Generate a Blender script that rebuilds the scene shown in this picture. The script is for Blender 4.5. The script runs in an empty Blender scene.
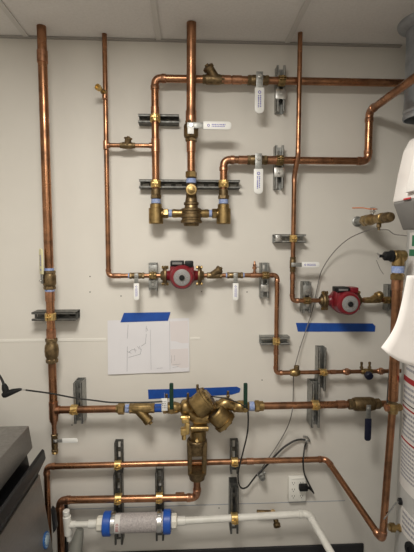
import bpy, bmesh, math, random
from mathutils import Vector, Matrix
random.seed(4)
SC = bpy.context.scene
COL = SC.collection
V = Vector
# ------------------------------------------------------------------ camera
F_PX = 399.0
CAM = V((0.0, -2.0, 1.6))
PITCH = math.atan(32 / F_PX)
YAW = math.atan(19 / F_PX * math.cos(PITCH))
fwd = V((math.sin(YAW) * math.cos(PITCH), math.cos(YAW) * math.cos(PITCH), -math.sin(PITCH)))
rgt = V((math.cos(YAW), -math.sin(YAW), 0))
upv = rgt.cross(fwd)
cd = bpy.data.cameras.new('camera')
cam = bpy.data.objects.new('camera', cd)
COL.objects.link(cam)
cam.matrix_world = Matrix((rgt, upv, -fwd)).transposed().to_4x4()
cam.location = CAM
cd.sensor_fit = 'VERTICAL'
cd.sensor_height = 36.0
cd.lens = 36.0 * F_PX / 552.0
cd.clip_start = 0.02
SC.camera = cam


def at(px, py, d=0.0):
    """the point at distance d in front of the back wall seen at pixel (px, py)"""
    r = fwd + rgt * ((px - 207) / F_PX) + upv * ((276 - py) / F_PX)
    return CAM + r * ((-d - CAM.y) / r.y)


def mm(px, d=0.0):
    return px * (2.0 - d) / F_PX


X, Y, Z = V((1, 0, 0)), V((0, 1, 0)), V((0, 0, 1))
OUT = V((0, -1, 0))


# ------------------------------------------------------------------ materials
def nmat(name, col, rough=0.5, metal=0.0, col2=None, scale=30.0, stretch=(1, 1, 1), bump=0.0, rough2=None,
         lo=0.35, hi=0.65, spec=None, detail=4.0, col3=None):
    m = bpy.data.materials.new(name)
    m.use_nodes = True
    nt = m.node_tree
    b = nt.nodes['Principled BSDF']
    b.inputs['Base Color'].default_value = (*col, 1)
    b.inputs['Roughness'].default_value = rough
    b.inputs['Metallic'].default_value = metal
    if spec is not None:
        b.inputs['Specular IOR Level'].default_value = spec
    if col2 or bump or rough2 is not None:
        tc = nt.nodes.new('ShaderNodeTexCoord')
        mp = nt.nodes.new('ShaderNodeMapping')
        mp.inputs['Scale'].default_value = stretch
        nt.links.new(tc.outputs['Object'], mp.inputs['Vector'])
        nz = nt.nodes.new('ShaderNodeTexNoise')
        nz.inputs['Scale'].default_value = scale
        nz.inputs['Detail'].default_value = detail
        nt.links.new(mp.outputs[0], nz.inputs['Vector'])
        if col2:
            cr = nt.nodes.new('ShaderNodeValToRGB')
            cr.color_ramp.elements[0].position = lo
            cr.color_ramp.elements[1].position = hi
            cr.color_ramp.elements[0].color = (*col, 1)
            cr.color_ramp.elements[1].color = (*col2, 1)
            if col3:
                e = cr.color_ramp.elements.new((lo + hi) / 2)
                e.color = (*col3, 1)
            nt.links.new(nz.outputs['Fac'], cr.inputs[0])
            nt.links.new(cr.outputs[0], b.inputs['Base Color'])
        if rough2 is not None:
            mr = nt.nodes.new('ShaderNodeMapRange')
            mr.inputs[1].default_value = lo
            mr.inputs[2].default_value = hi
            mr.inputs[3].default_value = rough
            mr.inputs[4].default_value = rough2
            nt.links.new(nz.outputs['Fac'], mr.inputs[0])
            nt.links.new(mr.outputs[0], b.inputs['Roughness'])
        if bump:
            bp = nt.nodes.new('ShaderNodeBump')
            bp.inputs['Strength'].default_value = bump
            bp.inputs['Distance'].default_value = 0.002
            nt.links.new(nz.outputs['Fac'], bp.inputs['Height'])
            nt.links.new(bp.outputs[0], b.inputs['Normal'])
    return m


M = {}
M['wall'] = nmat('wall_paint', (0.667, 0.640, 0.590), 0.6, col2=(0.697, 0.670, 0.620), scale=3.0, bump=0.05)
M['ceil'] = nmat('ceiling_tile', (0.72, 0.695, 0.67), 0.9, col2=(0.76, 0.735, 0.71), scale=90, bump=0.2)
M['tbar'] = nmat('ceiling_grid_paint', (0.62, 0.60, 0.57), 0.5)
M['angle'] = nmat('wall_angle_paint', (0.36, 0.34, 0.32), 0.6)
M['floor'] = nmat('floor_vinyl', (0.28, 0.28, 0.285), 0.5, col2=(0.32, 0.32, 0.325), scale=8)
M['base'] = nmat('black_rubber_baseboard', (0.015, 0.015, 0.017), 0.55)
M['seam'] = nmat('wall_seam', (0.76, 0.74, 0.69), 0.6)
M['line'] = nmat('wall_panel_line', (0.36, 0.38, 0.42), 0.7)
M['hole'] = nmat('screw_hole', (0.05, 0.045, 0.04), 0.9)
M['copper'] = nmat('copper', (0.45, 0.225, 0.12), 0.24, 1.0, col2=(0.19, 0.10, 0.058), col3=(0.35, 0.175, 0.095), scale=15, stretch=(1, 1, 1), rough2=0.42, lo=0.34, hi=0.68, bump=0.05)
M['copper2'] = nmat('copper_fitting', (0.50, 0.255, 0.15), 0.28, 1.0, col2=(0.28, 0.145, 0.085), scale=45, rough2=0.48, lo=0.38, hi=0.68)
M['brass'] = nmat('brass', (0.42, 0.295, 0.13), 0.30, 1.0, col2=(0.23, 0.16, 0.072), scale=40, rough2=0.5, bump=0.08)
M['bronze'] = nmat('bronze_casting', (0.26, 0.185, 0.098), 0.40, 1.0, col2=(0.14, 0.10, 0.055), scale=55, rough2=0.6, bump=0.25)
M['gold'] = nmat('yellow_zinc_clamp', (0.80, 0.58, 0.24), 0.33, 0.9, col2=(0.6, 0.42, 0.17), scale=60)
M['galv'] = nmat('galvanised_strut', (0.40, 0.405, 0.39), 0.45, 0.9, col2=(0.30, 0.305, 0.295), scale=70, rough2=0.55)
M['dark_strut'] = nmat('weathered_dark_strut', (0.19, 0.19, 0.18), 0.5, 0.85, col2=(0.13, 0.13, 0.125), scale=60, rough2=0.6)
M['duct'] = nmat('galvanised_duct', (0.50, 0.53, 0.57), 0.4, 0.85, col2=(0.36, 0.39, 0.43), scale=14, rough2=0.55)
M['silver'] = nmat('bright_zinc', (0.62, 0.62, 0.61), 0.3, 1.0, col2=(0.5, 0.5, 0.49), scale=50)
M['white_handle'] = nmat('white_vinyl_handle', (0.78, 0.78, 0.76), 0.4)
M['cream_handle'] = nmat('cream_vinyl_handle', (0.70, 0.66, 0.42), 0.5)
M['blue_handle'] = nmat('blue_vinyl_handle', (0.003, 0.005, 0.022), 0.5)
M['green_handle'] = nmat('green_vinyl_handle', (0.004, 0.032, 0.018), 0.45)
M['orange_handle'] = nmat('orange_lever_paint', (0.55, 0.16, 0.05), 0.45)
M['ink_blue'] = nmat('blue_print', (0.09, 0.08, 0.42), 0.6)
M['ink_grey'] = nmat('grey_print', (0.30, 0.30, 0.33), 0.8)
M['ink_red'] = nmat('red_print', (0.34, 0.02, 0.025), 0.7)
M['ink_green'] = nmat('green_print', (0.02, 0.16, 0.08), 0.6)
M['ink_black'] = nmat('black_print', (0.03, 0.03, 0.03), 0.6)
M['red_pump'] = nmat('red_pump_enamel', (0.19, 0.009, 0.017), 0.34, col2=(0.16, 0.007, 0.014), scale=30)
M['plate'] = nmat('grey_name_plate', (0.22, 0.21, 0.20), 0.5)
M['black'] = nmat('black_plastic', (0.010, 0.010, 0.011), 0.45, spec=0.25)
M['rubber'] = nmat('black_rubber_cable', (0.018, 0.017, 0.016), 0.55)
M['grey_cable'] = nmat('grey_cable', (0.16, 0.15, 0.14), 0.6)
M['pvc'] = nmat('white_pvc', (0.74, 0.73, 0.69), 0.38, col2=(0.68, 0.67, 0.62), scale=20)
M['nut_white'] = nmat('cream_plastic_nut', (0.76, 0.73, 0.64), 0.45)
M['blue_plastic'] = nmat('blue_plastic_cap', (0.012, 0.085, 0.42), 0.4)
M['teflon'] = nmat('blue_joint_tape', (0.17, 0.25, 0.52), 0.55, col2=(0.34, 0.40, 0.58), scale=120)
M['tape'] = nmat('blue_masking_tape', (0.006, 0.060, 0.31), 0.55, col2=(0.008, 0.072, 0.36), scale=30, bump=0.15)
M['paper'] = nmat('paper', (0.70, 0.69, 0.72), 0.8, col2=(0.73, 0.72, 0.75), scale=6)
M['paper_pink'] = nmat('pink_printed_paper', (0.70, 0.655, 0.66), 0.8)
M['towel'] = nmat('paper_towel', (0.80, 0.765, 0.75), 0.9, col2=(0.77, 0.735, 0.72), scale=12, bump=0.3)
M['disp'] = nmat('white_dispenser_plastic', (0.64, 0.61, 0.59), 0.2)
M['disp_grey'] = nmat('grey_dispenser_plastic', (0.17, 0.165, 0.16), 0.5)
M['tank'] = nmat('grey_tank_enamel', (0.44, 0.44, 0.43), 0.4, col2=(0.41, 0.41, 0.40), scale=5)
M['label'] = nmat('white_sticker', (0.68, 0.66, 0.64), 0.5)
M['steel'] = nmat('brushed_stainless', (0.29, 0.28, 0.27), 0.42, 0.85, col2=(0.26, 0.25, 0.24), scale=60, stretch=(1, 1, 12), rough2=0.5)
M['filter'] = nmat('grey_filter_media', (0.50, 0.46, 0.45), 0.55, col2=(0.34, 0.31, 0.31), scale=140, bump=0.4)
M['sleeve'] = nmat('grey_plastic_sleeve', (0.19, 0.19, 0.17), 0.35)
M['badge'] = nmat('blue_badge', (0.02, 0.10, 0.30), 0.3)
M['badge_light'] = nmat('pale_badge_print', (0.36, 0.46, 0.52), 0.4)
M['outlet'] = nmat('white_outlet_plastic', (0.80, 0.79, 0.74), 0.4)


# ------------------------------------------------------------------ mesh builder
def basis(n):
    n = n.normalized()
    a = V((0, 0, 1)) if abs(n.z) < 0.9 else V((1, 0, 0))
    u = a.cross(n).normalized()
    return u, n.cross(u)


class MB:
    def __init__(s):
        s.v = []
        s.f = []

    def add(s, vs, fs):
        o = len(s.v)
        s.v += [V(p) for p in vs]
        s.f += [tuple(i + o for i in f) for f in fs]
        return s

    def lathe(s, p, axis, prof, seg=22, hollow=False, rot=0.0):
        n = axis.normalized()
        u, w = basis(n)
        vs, fs = [], []
        for (t, r) in prof:
            for k in range(seg):
                a = 2 * math.pi * k / seg + rot
                vs.append(p + n * t + (u * math.cos(a) + w * math.sin(a)) * max(r, 1e-5))
        for i in range(len(prof) - 1):
            for k in range(seg):
                k2 = (k + 1) % seg
                fs.append((i * seg + k, i * seg + k2, (i + 1) * seg + k2, (i + 1) * seg + k))
        if not hollow:
            fs.append(tuple(reversed(range(seg))))
            fs.append(tuple(range((len(prof) - 1) * seg, len(prof) * seg)))
        else:
            i = len(prof) - 1
            for k in range(seg):
                k2 = (k + 1) % seg
                fs.append((i * seg + k, i * seg + k2, k2, k))
        return s.add(vs, fs)

    def cyl(s, a, b, r, r2=None, seg=22, bev=0.0):
        L = (b - a).length
        r2 = r if r2 is None else r2
        if bev:
            pr = [(0, r - bev), (bev, r), (L - bev, r2), (L, r2 - bev)]
        else:
            pr = [(0, r), (L, r2)]
        return s.lathe(a, b - a, pr, seg)

    def nut(s, a, b, r, seg=6, rot=0.26):
        L = (b - a).length
        c = min(0.12 * r, L * 0.2)
        return s.lathe(a, b - a, [(0, r - c), (c, r), (L - c, r), (L, r - c)], seg, rot=rot)

    def ring(s, c, axis, ri, ro, w, seg=26):
        h = w / 2
        e = min((ro - ri) * 0.3, h * 0.3)
        return s.lathe(c, axis, [(-h, ri), (-h, ro - e), (-h + e, ro), (h - e, ro), (h, ro - e), (h, ri)], seg, hollow=True)

    def sphere(s, c, r, sx=1, sy=1, sz=1, seg=20, rings=12):
        vs, fs = [], []
        for i in range(rings + 1):
            t = math.pi * i / rings
            rr = max(math.sin(t), 1e-4)
            for k in range(seg):
                a = 2 * math.pi * k / seg
                vs.append(c + V((math.cos(a) * rr * r * sx, math.sin(a) * rr * r * sy, math.cos(t) * r * sz)))
        for i in range(rings):
            for k in range(seg):
                k2 = (k + 1) % seg
                fs.append((i * seg + k, (i + 1) * seg + k, (i + 1) * seg + k2, i * seg + k2))
        return s.add(vs, fs)

    def box(s, c, dx, dy, dz, ax=X, ay=Y, az=Z, bev=0.0):
        bm = bmesh.new()
        bmesh.ops.create_cube(bm, size=1.0)
        for v in bm.verts:
            v.co = V((v.co.x * dx, v.co.y * dy, v.co.z * dz))
        if bev:
            bmesh.ops.bevel(bm, geom=list(bm.edges), offset=min(bev, 0.45 * min(dx, dy, dz)), segments=2, affect='EDGES', profile=0.5)
        bm.verts.index_update()
        s.add([c + ax * v.co.x + ay * v.co.y + az * v.co.z for v in bm.verts], [tuple(v.index for v in f.verts) for f in bm.faces])
        bm.free()
        return s

    def prism(s, pts, n, bev=0.0):
        """closed polygon of 3-D points extruded by vector n"""
        bm = bmesh.new()
        vs = [bm.verts.new(p) for p in pts]
        f = bm.faces.new(vs)
        r = bmesh.ops.extrude_face_region(bm, geom=[f])
        for e in r['geom']:
            if isinstance(e, bmesh.types.BMVert):
                e.co += n
        bmesh.ops.recalc_face_normals(bm, faces=bm.faces)
        if bev:
            bmesh.ops.bevel(bm, geom=list(bm.edges), offset=bev, segments=2, affect='EDGES', profile=0.5)
        bm.verts.index_update()
        s.add([v.co.copy() for v in bm.verts], [tuple(v.index for v in f.verts) for f in bm.faces])
        bm.free()
        return s

    def tube(s, pts, r, seg=12, radii=None):
        n = len(pts)
        tang = []
        for i in range(n):
            a = pts[max(i - 1, 0)]
            b = pts[min(i + 1, n - 1)]
            tang.append((b - a).normalized())
        u, w = basis(tang[0])
        vs, fs = [], []
        for i in range(n):
            u = (u - tang[i] * u.dot(tang[i])).normalized()
            w = tang[i].cross(u)
            rr = radii[i] if radii else r
            for k in range(seg):
                a = 2 * math.pi * k / seg
                vs.append(pts[i] + (u * math.cos(a) + w * math.sin(a)) * rr)
        for i in range(n - 1):
            for k in range(seg):
                k2 = (k + 1) % seg
                fs.append((i * seg + k, i * seg + k2, (i + 1) * seg + k2, (i + 1) * seg + k))
        fs.append(tuple(reversed(range(seg))))
        fs.append(tuple(range((n - 1) * seg, n * seg)))
        return s.add(vs, fs)

    def build(s, name, mat, parent=None, smooth=True, loc=None, ang=38):
        me = bpy.data.meshes.new(name)
        o = bpy.data.objects.new(name, me)
        base = V((0, 0, 0))
        if parent is not None:
            p = parent
            while p is not None:
                base = base + p.location
                p = p.parent
        l = V(loc) if loc is not None else V((0, 0, 0))
        off = base + l
        me.from_pydata([v - off for v in s.v], [], s.f)
        me.validate()
        bm = bmesh.new()
        bm.from_mesh(me)
        bmesh.ops.recalc_face_normals(bm, faces=bm.faces)
        bm.to_mesh(me)
        bm.free()
        if smooth:
            me.polygons.foreach_set('use_smooth', [True] * len(me.polygons))
            me.set_sharp_from_angle(angle=math.radians(ang))
        me.materials.append(mat)
        COL.objects.link(o)
        if parent is not None:
            o.parent = parent
        o.location = l
        return o


def tag(o, label=None, cat=None, group=None, kind=None):
    if label:
        o['label'] = label
    if cat:
        o['category'] = cat
    if group:
        o['group'] = group
    if kind:
        o['kind'] = kind
    return o


def thing(name, loc, label, cat, group=None):
    o = bpy.data.objects.new(name, None)
    o.empty_display_size = 0.03
    COL.objects.link(o)
    o.location = loc
    return tag(o, label, cat, group)


def struct(name, mb, mat, smooth=False):
    return tag(mb.build(name, mat, smooth=smooth), kind='structure')


def catmull(P, n=8):
    out = []
    Q = [P[0] * 2 - P[1]] + list(P) + [P[-1] * 2 - P[-2]]
    for i in range(1, len(Q) - 2):
        for k in range(n):
            t = k / n
            a, b, c, d = Q[i - 1], Q[i], Q[i + 1], Q[i + 2]
            out.append(0.5 * ((2 * b) + (c - a) * t + (2 * a - 5 * b + 4 * c - d) * t * t + (3 * b - a - 3 * c + d) * t ** 3))
    out.append(P[-1])
    return out


# ------------------------------------------------------------------ room shell
CEIL = at(188, 41.5, 0).z
XL, XR, XJ, YB, FZ = -1.70, 1.47, 0.87, -4.2, -0.13
WH, WC = CEIL - FZ, (CEIL + FZ) / 2
struct('wall_back', MB().box(V(((XL + XR) / 2, 0.05, WC)), XR - XL + 0.2, 0.1, WH), M['wall'])
struct('wall_left', MB().box(V((XL - 0.05, YB / 2, WC)), 0.1, -YB, WH), M['wall'])
struct('wall_right', MB().box(V((XR + 0.05, -0.41, WC)), 0.1, 0.82, WH).box(V(((XJ + XR) / 2 + 0.05, (YB - 0.82) / 2, WC)), XR - XJ + 0.1, -YB - 0.82, WH), M['wall'])
struct('wall_front', MB().box(V(((XL + XR) / 2, YB - 0.05, WC)), XR - XL + 0.2, 0.1, WH), M['wall'])
struct('floor', MB().box(V(((XL + XR) / 2, YB / 2, FZ - 0.05)), XR - XL + 0.2, -YB + 0.2, 0.1), M['floor'])
struct('ceiling', MB().box(V(((XL + XR) / 2, YB / 2, CEIL + 0.05)), XR - XL + 0.2, -YB + 0.2, 0.1), M['ceil'])
tb = MB()
for k in range(-1, 4):
    x = at(159, 40, 0).x + 0.615 * (k - 1)
    if XL < x < XR:
        tb.box(V((x, YB / 2 - 0.01, CEIL - 0.003)), 0.024, -YB - 0.02, 0.006)
for k in range(1, 7):
    tb.box(V(((XL + XR) / 2, -0.615 * k - 0.1, CEIL - 0.0028)), XR - XL, 0.024, 0.0056)
struct('trim_1', tb, M['tbar'])
xe = at(400, 44, 0).x
struct('trim_2', MB().box(V(((XL + xe) / 2, -0.011, CEIL - 0.004)), xe - XL, 0.022, 0.004), M['angle'])
zb = at(200, 548.5, 0.0).z
xb = at(363, 543, 0).x
struct('baseboard_back', MB().box(V(((XL + xb) / 2, -0.006, (zb + FZ) / 2)), xb - XL, 0.012, zb - FZ, bev=0.003), M['base'])
zs = at(60, 340, 0).z
struct('trim_3', MB().box(V(((XL + at(106, 340).x) / 2, -0.0012, zs)), at(106, 340).x - XL, 0.0024, 0.014, bev=0.001).box(at(195, 338.5, 0.001), 0.05, 0.002, 0.010), M['seam'])
a, b = at(70, 504, 0), at(345, 500.5, 0)
struct('trim_4', MB().box(V(((a.x + b.x) / 2, -0.0007, b.z)), b.x - a.x, 0.0014, 0.0035), M['line'])
hb = MB()
for (px, py) in ((90, 276.5), (90, 292), (201.5, 291.5), (247, 292), (72, 425), (262, 380), (300, 347), (121, 296), (219, 508), (197, 505)):
    p = at(px, py, 0)
    hb.cyl(p, p + OUT * 0.0008, 0.0032, seg=10)
struct('trim_5', hb, M['hole'])

# ------------------------------------------------------------------ pipe helpers
R15, R125, R1, R34 = 0.0206, 0.0175, 0.0143, 0.0112


def elbow(mb, c, da, db, r, k=1.9):
    """bend joining two pipe directions (unit vectors that leave the corner)"""
    L = r * k
    ang = math.acos(max(-1, min(1, da.dot(db))))
    pts = []
    a, b = c + da * L, c + db * L
    n = 10
    for i in range(n + 1):
        t = i / n
        pts.append(a * (1 - t) ** 2 + c * 2 * t * (1 - t) + b * t ** 2)
    mb.tube(pts, r * 1.06, seg=20)
    for d in (da, db):
        mb.lathe(c + d * (L - r * 0.15), d, [(0, r * 1.06), (r * 0.2, r * 1.17), (r * 1.15, r * 1.17), (r * 1.25, r * 1.04)], 20)
    return L + r * 1.0


def coupling(c, axis, r, root, L=None, mat=None, name='coupling', f=1.15):
    L = L or r * 2.6
    n = axis.normalized()
    return MB().lathe(c - n * L / 2, n, [(0, r * 1.01), (0.0012, r * f), (L - 0.0012, r * f), (L, r * 1.01)], 22).build(name, mat or M['copper2'], root)


def pipe(label, pts, r, group=None, couplings=(), cat='pipe', mat=None, emat=None, ends=True, name='copper_pipe'):
    root = thing(name, pts[0], label, cat, group)
    n = len(pts)
    mat = mat or M['copper']
    emat = emat or M['copper2']
    cut = [0.0] * n
    for i in range(1, n - 1):
        da = (pts[i - 1] - pts[i]).normalized()
        db = (pts[i + 1] - pts[i]).normalized()
        mb = MB()
        cut[i] = elbow(mb, pts[i], da, db, r) - r * 0.9
        mb.build('elbow', emat, root)
    for i in range(n - 1):
        d = (pts[i + 1] - pts[i]).normalized()
        a = pts[i] + d * cut[i]
        b = pts[i + 1] - d * cut[i + 1]
        MB().cyl(a, b, r, seg=24).build('tube', mat, root)
    for (c, ax) in couplings:
        coupling(c, ax, r, root)
    return root


def tee(c, axis, branch, r, rb, root, L=None):
    L = L or r * 3.6
    n = axis.normalized()
    mb = MB().lathe(c - n * L / 2, n, [(0, r * 1.01), (0.001, r * 1.15), (L - 0.001, r * 1.15), (L, r * 1.01)], 22)
    mb.lathe(c + branch * r * 0.5, branch, [(0, rb * 1.16), (r * 1.1, rb * 1.16), (r * 1.1 + 0.001, rb * 1.01)], 20)
    return mb.build('tee', M['copper2'], root)


def tape_ring(c, axis, r, w, root):
    return MB().ring(c, axis, r * 0.9, r, w).build('joint_tape', M['teflon'], root)


def marks(c, u, v, n, w, h, rows, mat, root, name='lettering', seed=1, gap=0.35, rowgap=0.35):
    """rows of small letter-like strokes printed on a face; n = outward normal"""
    rnd = random.Random(seed)
    mb = MB()
    rh = h / rows
    for i in range(rows):
        y = h / 2 - rh * (i + 0.5)
        x = -w / 2
        while x < w / 2 - rh * 0.2:
            lw = rh * rnd.uniform(0.35, 0.75)
            lw = min(lw, w / 2 - x)
            hh = rh * (1 - rowgap) * rnd.uniform(0.75, 1.0)
            mb.box(c + u * (x + lw / 2) + v * y + n * 0.0003, lw, hh, 0.0005, u, v, n)
            x += lw + rh * gap
    return mb.build(name, mat, root, smooth=False)


def lever(root, base, n, ldir, L, w, mat, strap=0.3, text=True, off=0.0, seed=1):
    """flat lever handle lying across the stem end: strap + dipped sleeve; base = stem end, n = stem direction"""
    s = n.cross(ldir).normalized()
    h = MB()
    h.box(base + ldir * (L * strap / 2 - w * 0.25), w * 0.72, 0.003, L * strap + w * 0.5, s, n, ldir, bev=0.001)
    hd = h.build('handle', M['galv'], root)
    nt = MB().nut(base + n * 0.0005, base + n * 0.007, w * 0.26)
    nt.cyl(base + n * 0.006, base + n * 0.011, w * 0.13, seg=10)
    nt.build('handle_nut', M['silver'], hd)
    pts = []
    a0, a1 = L * strap, L
    rr = w * 0.42
    for (cx, cy, t0, t1) in ((w / 2 - rr, a1 - rr, 0, 90), (-w / 2 + rr, a1 - rr, 90, 180)):
        for k in range(6):
            t = math.radians(t0 + (t1 - t0) * k / 5)
            pts.append((cx + rr * math.cos(t), cy + rr * math.sin(t)))
    pts += [(-w / 2, a0), (w / 2, a0)]
    P = [base + s * x + ldir * y - n * 0.0035 for (x, y) in pts]
    sl = MB().prism(P, n * 0.007, bev=0.0015).build('handle_sleeve', mat, hd)
    tag(sl, {'white_vinyl_handle': 'white sleeve', 'blue_vinyl_handle': 'blue sleeve', 'green_vinyl_handle': 'green sleeve', 'cream_vinyl_handle': 'cream sleeve'}.get(mat.name.split('.')[0]))
    if text:
        marks(base + ldir * (L * (0.5 + strap / 2) + L * 0.03) + n * 0.0035, ldir, s, n, L * 0.34, w * 0.42, 2, M['ink_blue'], hd, seed=seed)
        MB().ring(base + ldir * (L * (strap + 0.13)) + n * 0.0036, n, w * 0.10, w * 0.17, 0.0006, seg=14).build('emblem', M['ink_blue'], hd)
    return hd


def ball_valve(label, c, axis, r, L, n, ldir, LL, w, hmat, bulge=1.5, stem=0.03, body=None, tape=True, group='ball valves', cat='valve', text=True, seed=1, strap=0.3, tapes=(0, 1), loff=V((0, 0, 0))):
    axis = axis.normalized()
    root = thing('ball_valve', c, label, cat, group)
    body = body or M['brass']
    mb = MB()
    h = L / 2
    mb.lathe(c - axis * h, axis, [(0, r * 1.12), (L * 0.14, r * 1.2), (L * 0.17, r * bulge * 0.9), (L * 0.26, r * bulge), (L * 0.70, r * bulge), (L * 0.80, r * bulge * 0.9), (L * 0.84, r * 1.2), (L, r * 1.12)], 22)
    mb.nut(c - axis * h, c - axis * (h - L * 0.17), r * 1.4)
    mb.nut(c + axis * (h - L * 0.17), c + axis * h, r * 1.4)
    mb.build('body', body, root)
    s0 = c + n * (r * bulge * 0.8)
    s1 = c + n * (r * bulge + stem)
    st = MB().cyl(s0, s0 + (s1 - s0) * 0.55, w * 0.28, seg=12)
    st.nut(s0 + (s1 - s0) * 0.5, s0 + (s1 - s0) * 0.8, w * 0.34)
    st.cyl(s0, s1, w * 0.16, seg=10)
    st.build('stem', body, root)
    lever(root, s1 + loff, n, ldir, LL, w, hmat, text=text, seed=seed, strap=strap)
    if tape:
        if 0 in tapes:
            tape_ring(c - axis * (h + r * 0.25), axis, r * 1.1, r * 0.6, root)
        if 1 in tapes:
            tape_ring(c + axis * (h + r * 0.25), axis, r * 1.1, r * 0.6, root)
    return root


def strainer(label, c, axis, r, L, bdir, BL, br, body=None, group='wye strainers', off=0.0, cap=1.25):
    axis = axis.normalized()
    root = thing('wye_strainer', c, label, 'strainer', group)
    body = body or M['bronze']
    h = L / 2
    mb = MB().lathe(c - axis * h, axis, [(0, r * 1.12), (L * 0.1, r * 1.2), (L * 0.2, r * 1.45), (L * 0.75, r * 1.45), (L * 0.9, r * 1.2), (L, r * 1.12)], 22)
    mb.nut(c - axis * h, c - axis * (h - L * 0.18), r * 1.38)
    mb.nut(c + axis * (h - L * 0.18), c + axis * h, r * 1.38)
    b0 = c + axis * off
    bd = bdir.normalized()
    mb.lathe(b0, bd, [(0, br), (BL * 0.72, br)], 20)
    mb.build('body', body, root)
    k = MB().lathe(b0 + bd * BL * 0.68, bd, [(0, br), (0.001, br * cap), (BL * 0.2, br * cap), (BL * 0.26, br * 0.8), (BL * 0.27, br * 0.45), (BL * 0.36, br * 0.45)], 18)
    k.build('cap', body, root)
    return root


def union(mb, a, b, r):
    """hex union between two points"""
    n = (b - a)
    L = n.length
    n = n.normalized()
    mb.lathe(a, n, [(0, r * 1.05), (L * 0.25, r * 1.2), (L * 0.3, r * 1.2), (L, r * 1.1)], 20)
    mb.nut(a + n * L * 0.3, a + n * L * 0.75, r * 1.55)


def clamp(root, c, axis, r, mat, front, w=0.034, sd=None, big=1.0):
    """two-piece strut clamp: band, legs back into the channel, ears with a screw in front"""
    axis = axis.normalized()
    side = axis.cross(OUT).normalized()
    mb = MB()
    mb.ring(c, axis, r * 0.99, r + 0.0068, w)
    back = (-c.y) - front
    if back > r:
        for sgn in (-1, 1):
            mb.box(c - OUT * (back / 2) + side * sgn * (r * 0.86), 0.0025, back, w * 0.9, side, OUT, axis)
    for sgn in (-1, 1):
        mb.box(c + OUT * (r + 0.013) + side * sgn * 0.0045, 0.0035, 0.018, w * 0.9, side, OUT, axis, bev=0.0008)
    k = mb.build('pipe_clamp', mat, root)
    s = MB()
    s.cyl(c + OUT * (r + 0.013) - side * 0.014, c + OUT * (r + 0.013) + side * 0.014, 0.003, seg=10)
    s.nut(c + OUT * (r + 0.013) + side * 0.006, c + OUT * (r + 0.013) + side * 0.012, 0.0075)
    s.cyl(c + OUT * (r + 0.013) - side * 0.0125, c + OUT * (r + 0.013) - side * 0.006, 0.0065, seg=12)
    s.build('clamp_screw', mat, k)
    return k


def strut(label, p, axis, L, depth, mat, clamps=(), plates=(), lat=None, group='strut channels', width=0.041, sideways=False, back=0.0):
    """p = wall point under the middle of the channel; axis along it; clamps: (point, pipe axis, r, mat)"""
    axis = axis.normalized()
    lat = axis.cross(OUT).normalized()
    p = V((p.x, 0, p.z))
    root = thing('strut_channel', p, label, 'bracket', group)
    w = width / 2
    t = 0.0025
    mb = MB()
    # side walls, lips and returns
    for s in (-1, 1):
        mb.box(p + lat * s * (w - t / 2) + OUT * (depth / 2), t, depth, L, lat, OUT, axis)
        mb.box(p + lat * s * (w - 0.0048) + OUT * (depth - t / 2), 0.0096, t, L, lat, OUT, axis)
        mb.box(p + lat * s * (w - 0.0085) + OUT * (depth - 0.006), t * 0.9, 0.009, L, lat, OUT, axis)
    # slotted web
    bz = back if back else 0.0012 if depth < 0.06 else depth - 0.041
    for s in (-1, 1):
        mb.box(p + lat * s * (w - 0.0068) + OUT * bz, 0.0135, 0.0022, L, lat, OUT, axis)
    n = max(1, int(L / 0.05))
    st = L / n
    for i in range(n + 1):
        z = -L / 2 + st * i
        hl = 0.022 if 0 < i < n else 0.011
        zc = z if 0 < i < n else (z + 0.0055 if i == 0 else z - 0.0055)
        mb.box(p + axis * zc + OUT * bz, 0.0142, 0.0022, hl, lat, OUT, axis)
    if depth > 0.06:   # back-to-back channel: second web row against the wall
        mb.box(p + OUT * 0.0012, width, 0.0024, L, lat, OUT, axis)
    mb.build('channel', mat, root, smooth=False)
    for (c, ax, r, cm) in clamps:
        clamp(root, c, ax, r, cm, depth)
    for (off, sz, m2, hole) in plates:
        q = p + axis * off + OUT * (depth + 0.002)
        pl = MB().box(q, sz[0], 0.004, sz[1], lat, OUT, axis, bev=0.001).build('square_washer', m2, root)
        bm = MB().nut(q + OUT * 0.002, q + OUT * 0.008, 0.0085)
        bm.cyl(q + OUT * 0.008, q + OUT * 0.011, 0.004, seg=10)
        bm.build('bolt', M['silver'], pl)
    return root


def vstrut(label, px, py0, py1, depth, mat, **k):
    a, b = at(px, py0, depth), at(px, py1, depth)
    return strut(label, (a + b) / 2, Z, (a.z - b.z), depth, mat, **k)


def hstrut(label, px0, px1, py, depth, mat, **k):
    a, b = at(px0, py, depth), at(px1, py, depth)
    return strut(label, V(((a.x + b.x) / 2, 0, (a.z + b.z) / 2)), X, b.x - a.x, depth, mat, **k)


def vz(px, py, d, x):
    """point with pixel height py, distance d and fixed x"""
    return V((x, -d, at(px, py, d).z))


def hz(px, py, d, z):
    return V((at(px, py, d).x, -d, z))


def top(x, d):
    return V((x, -d, CEIL))


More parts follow.
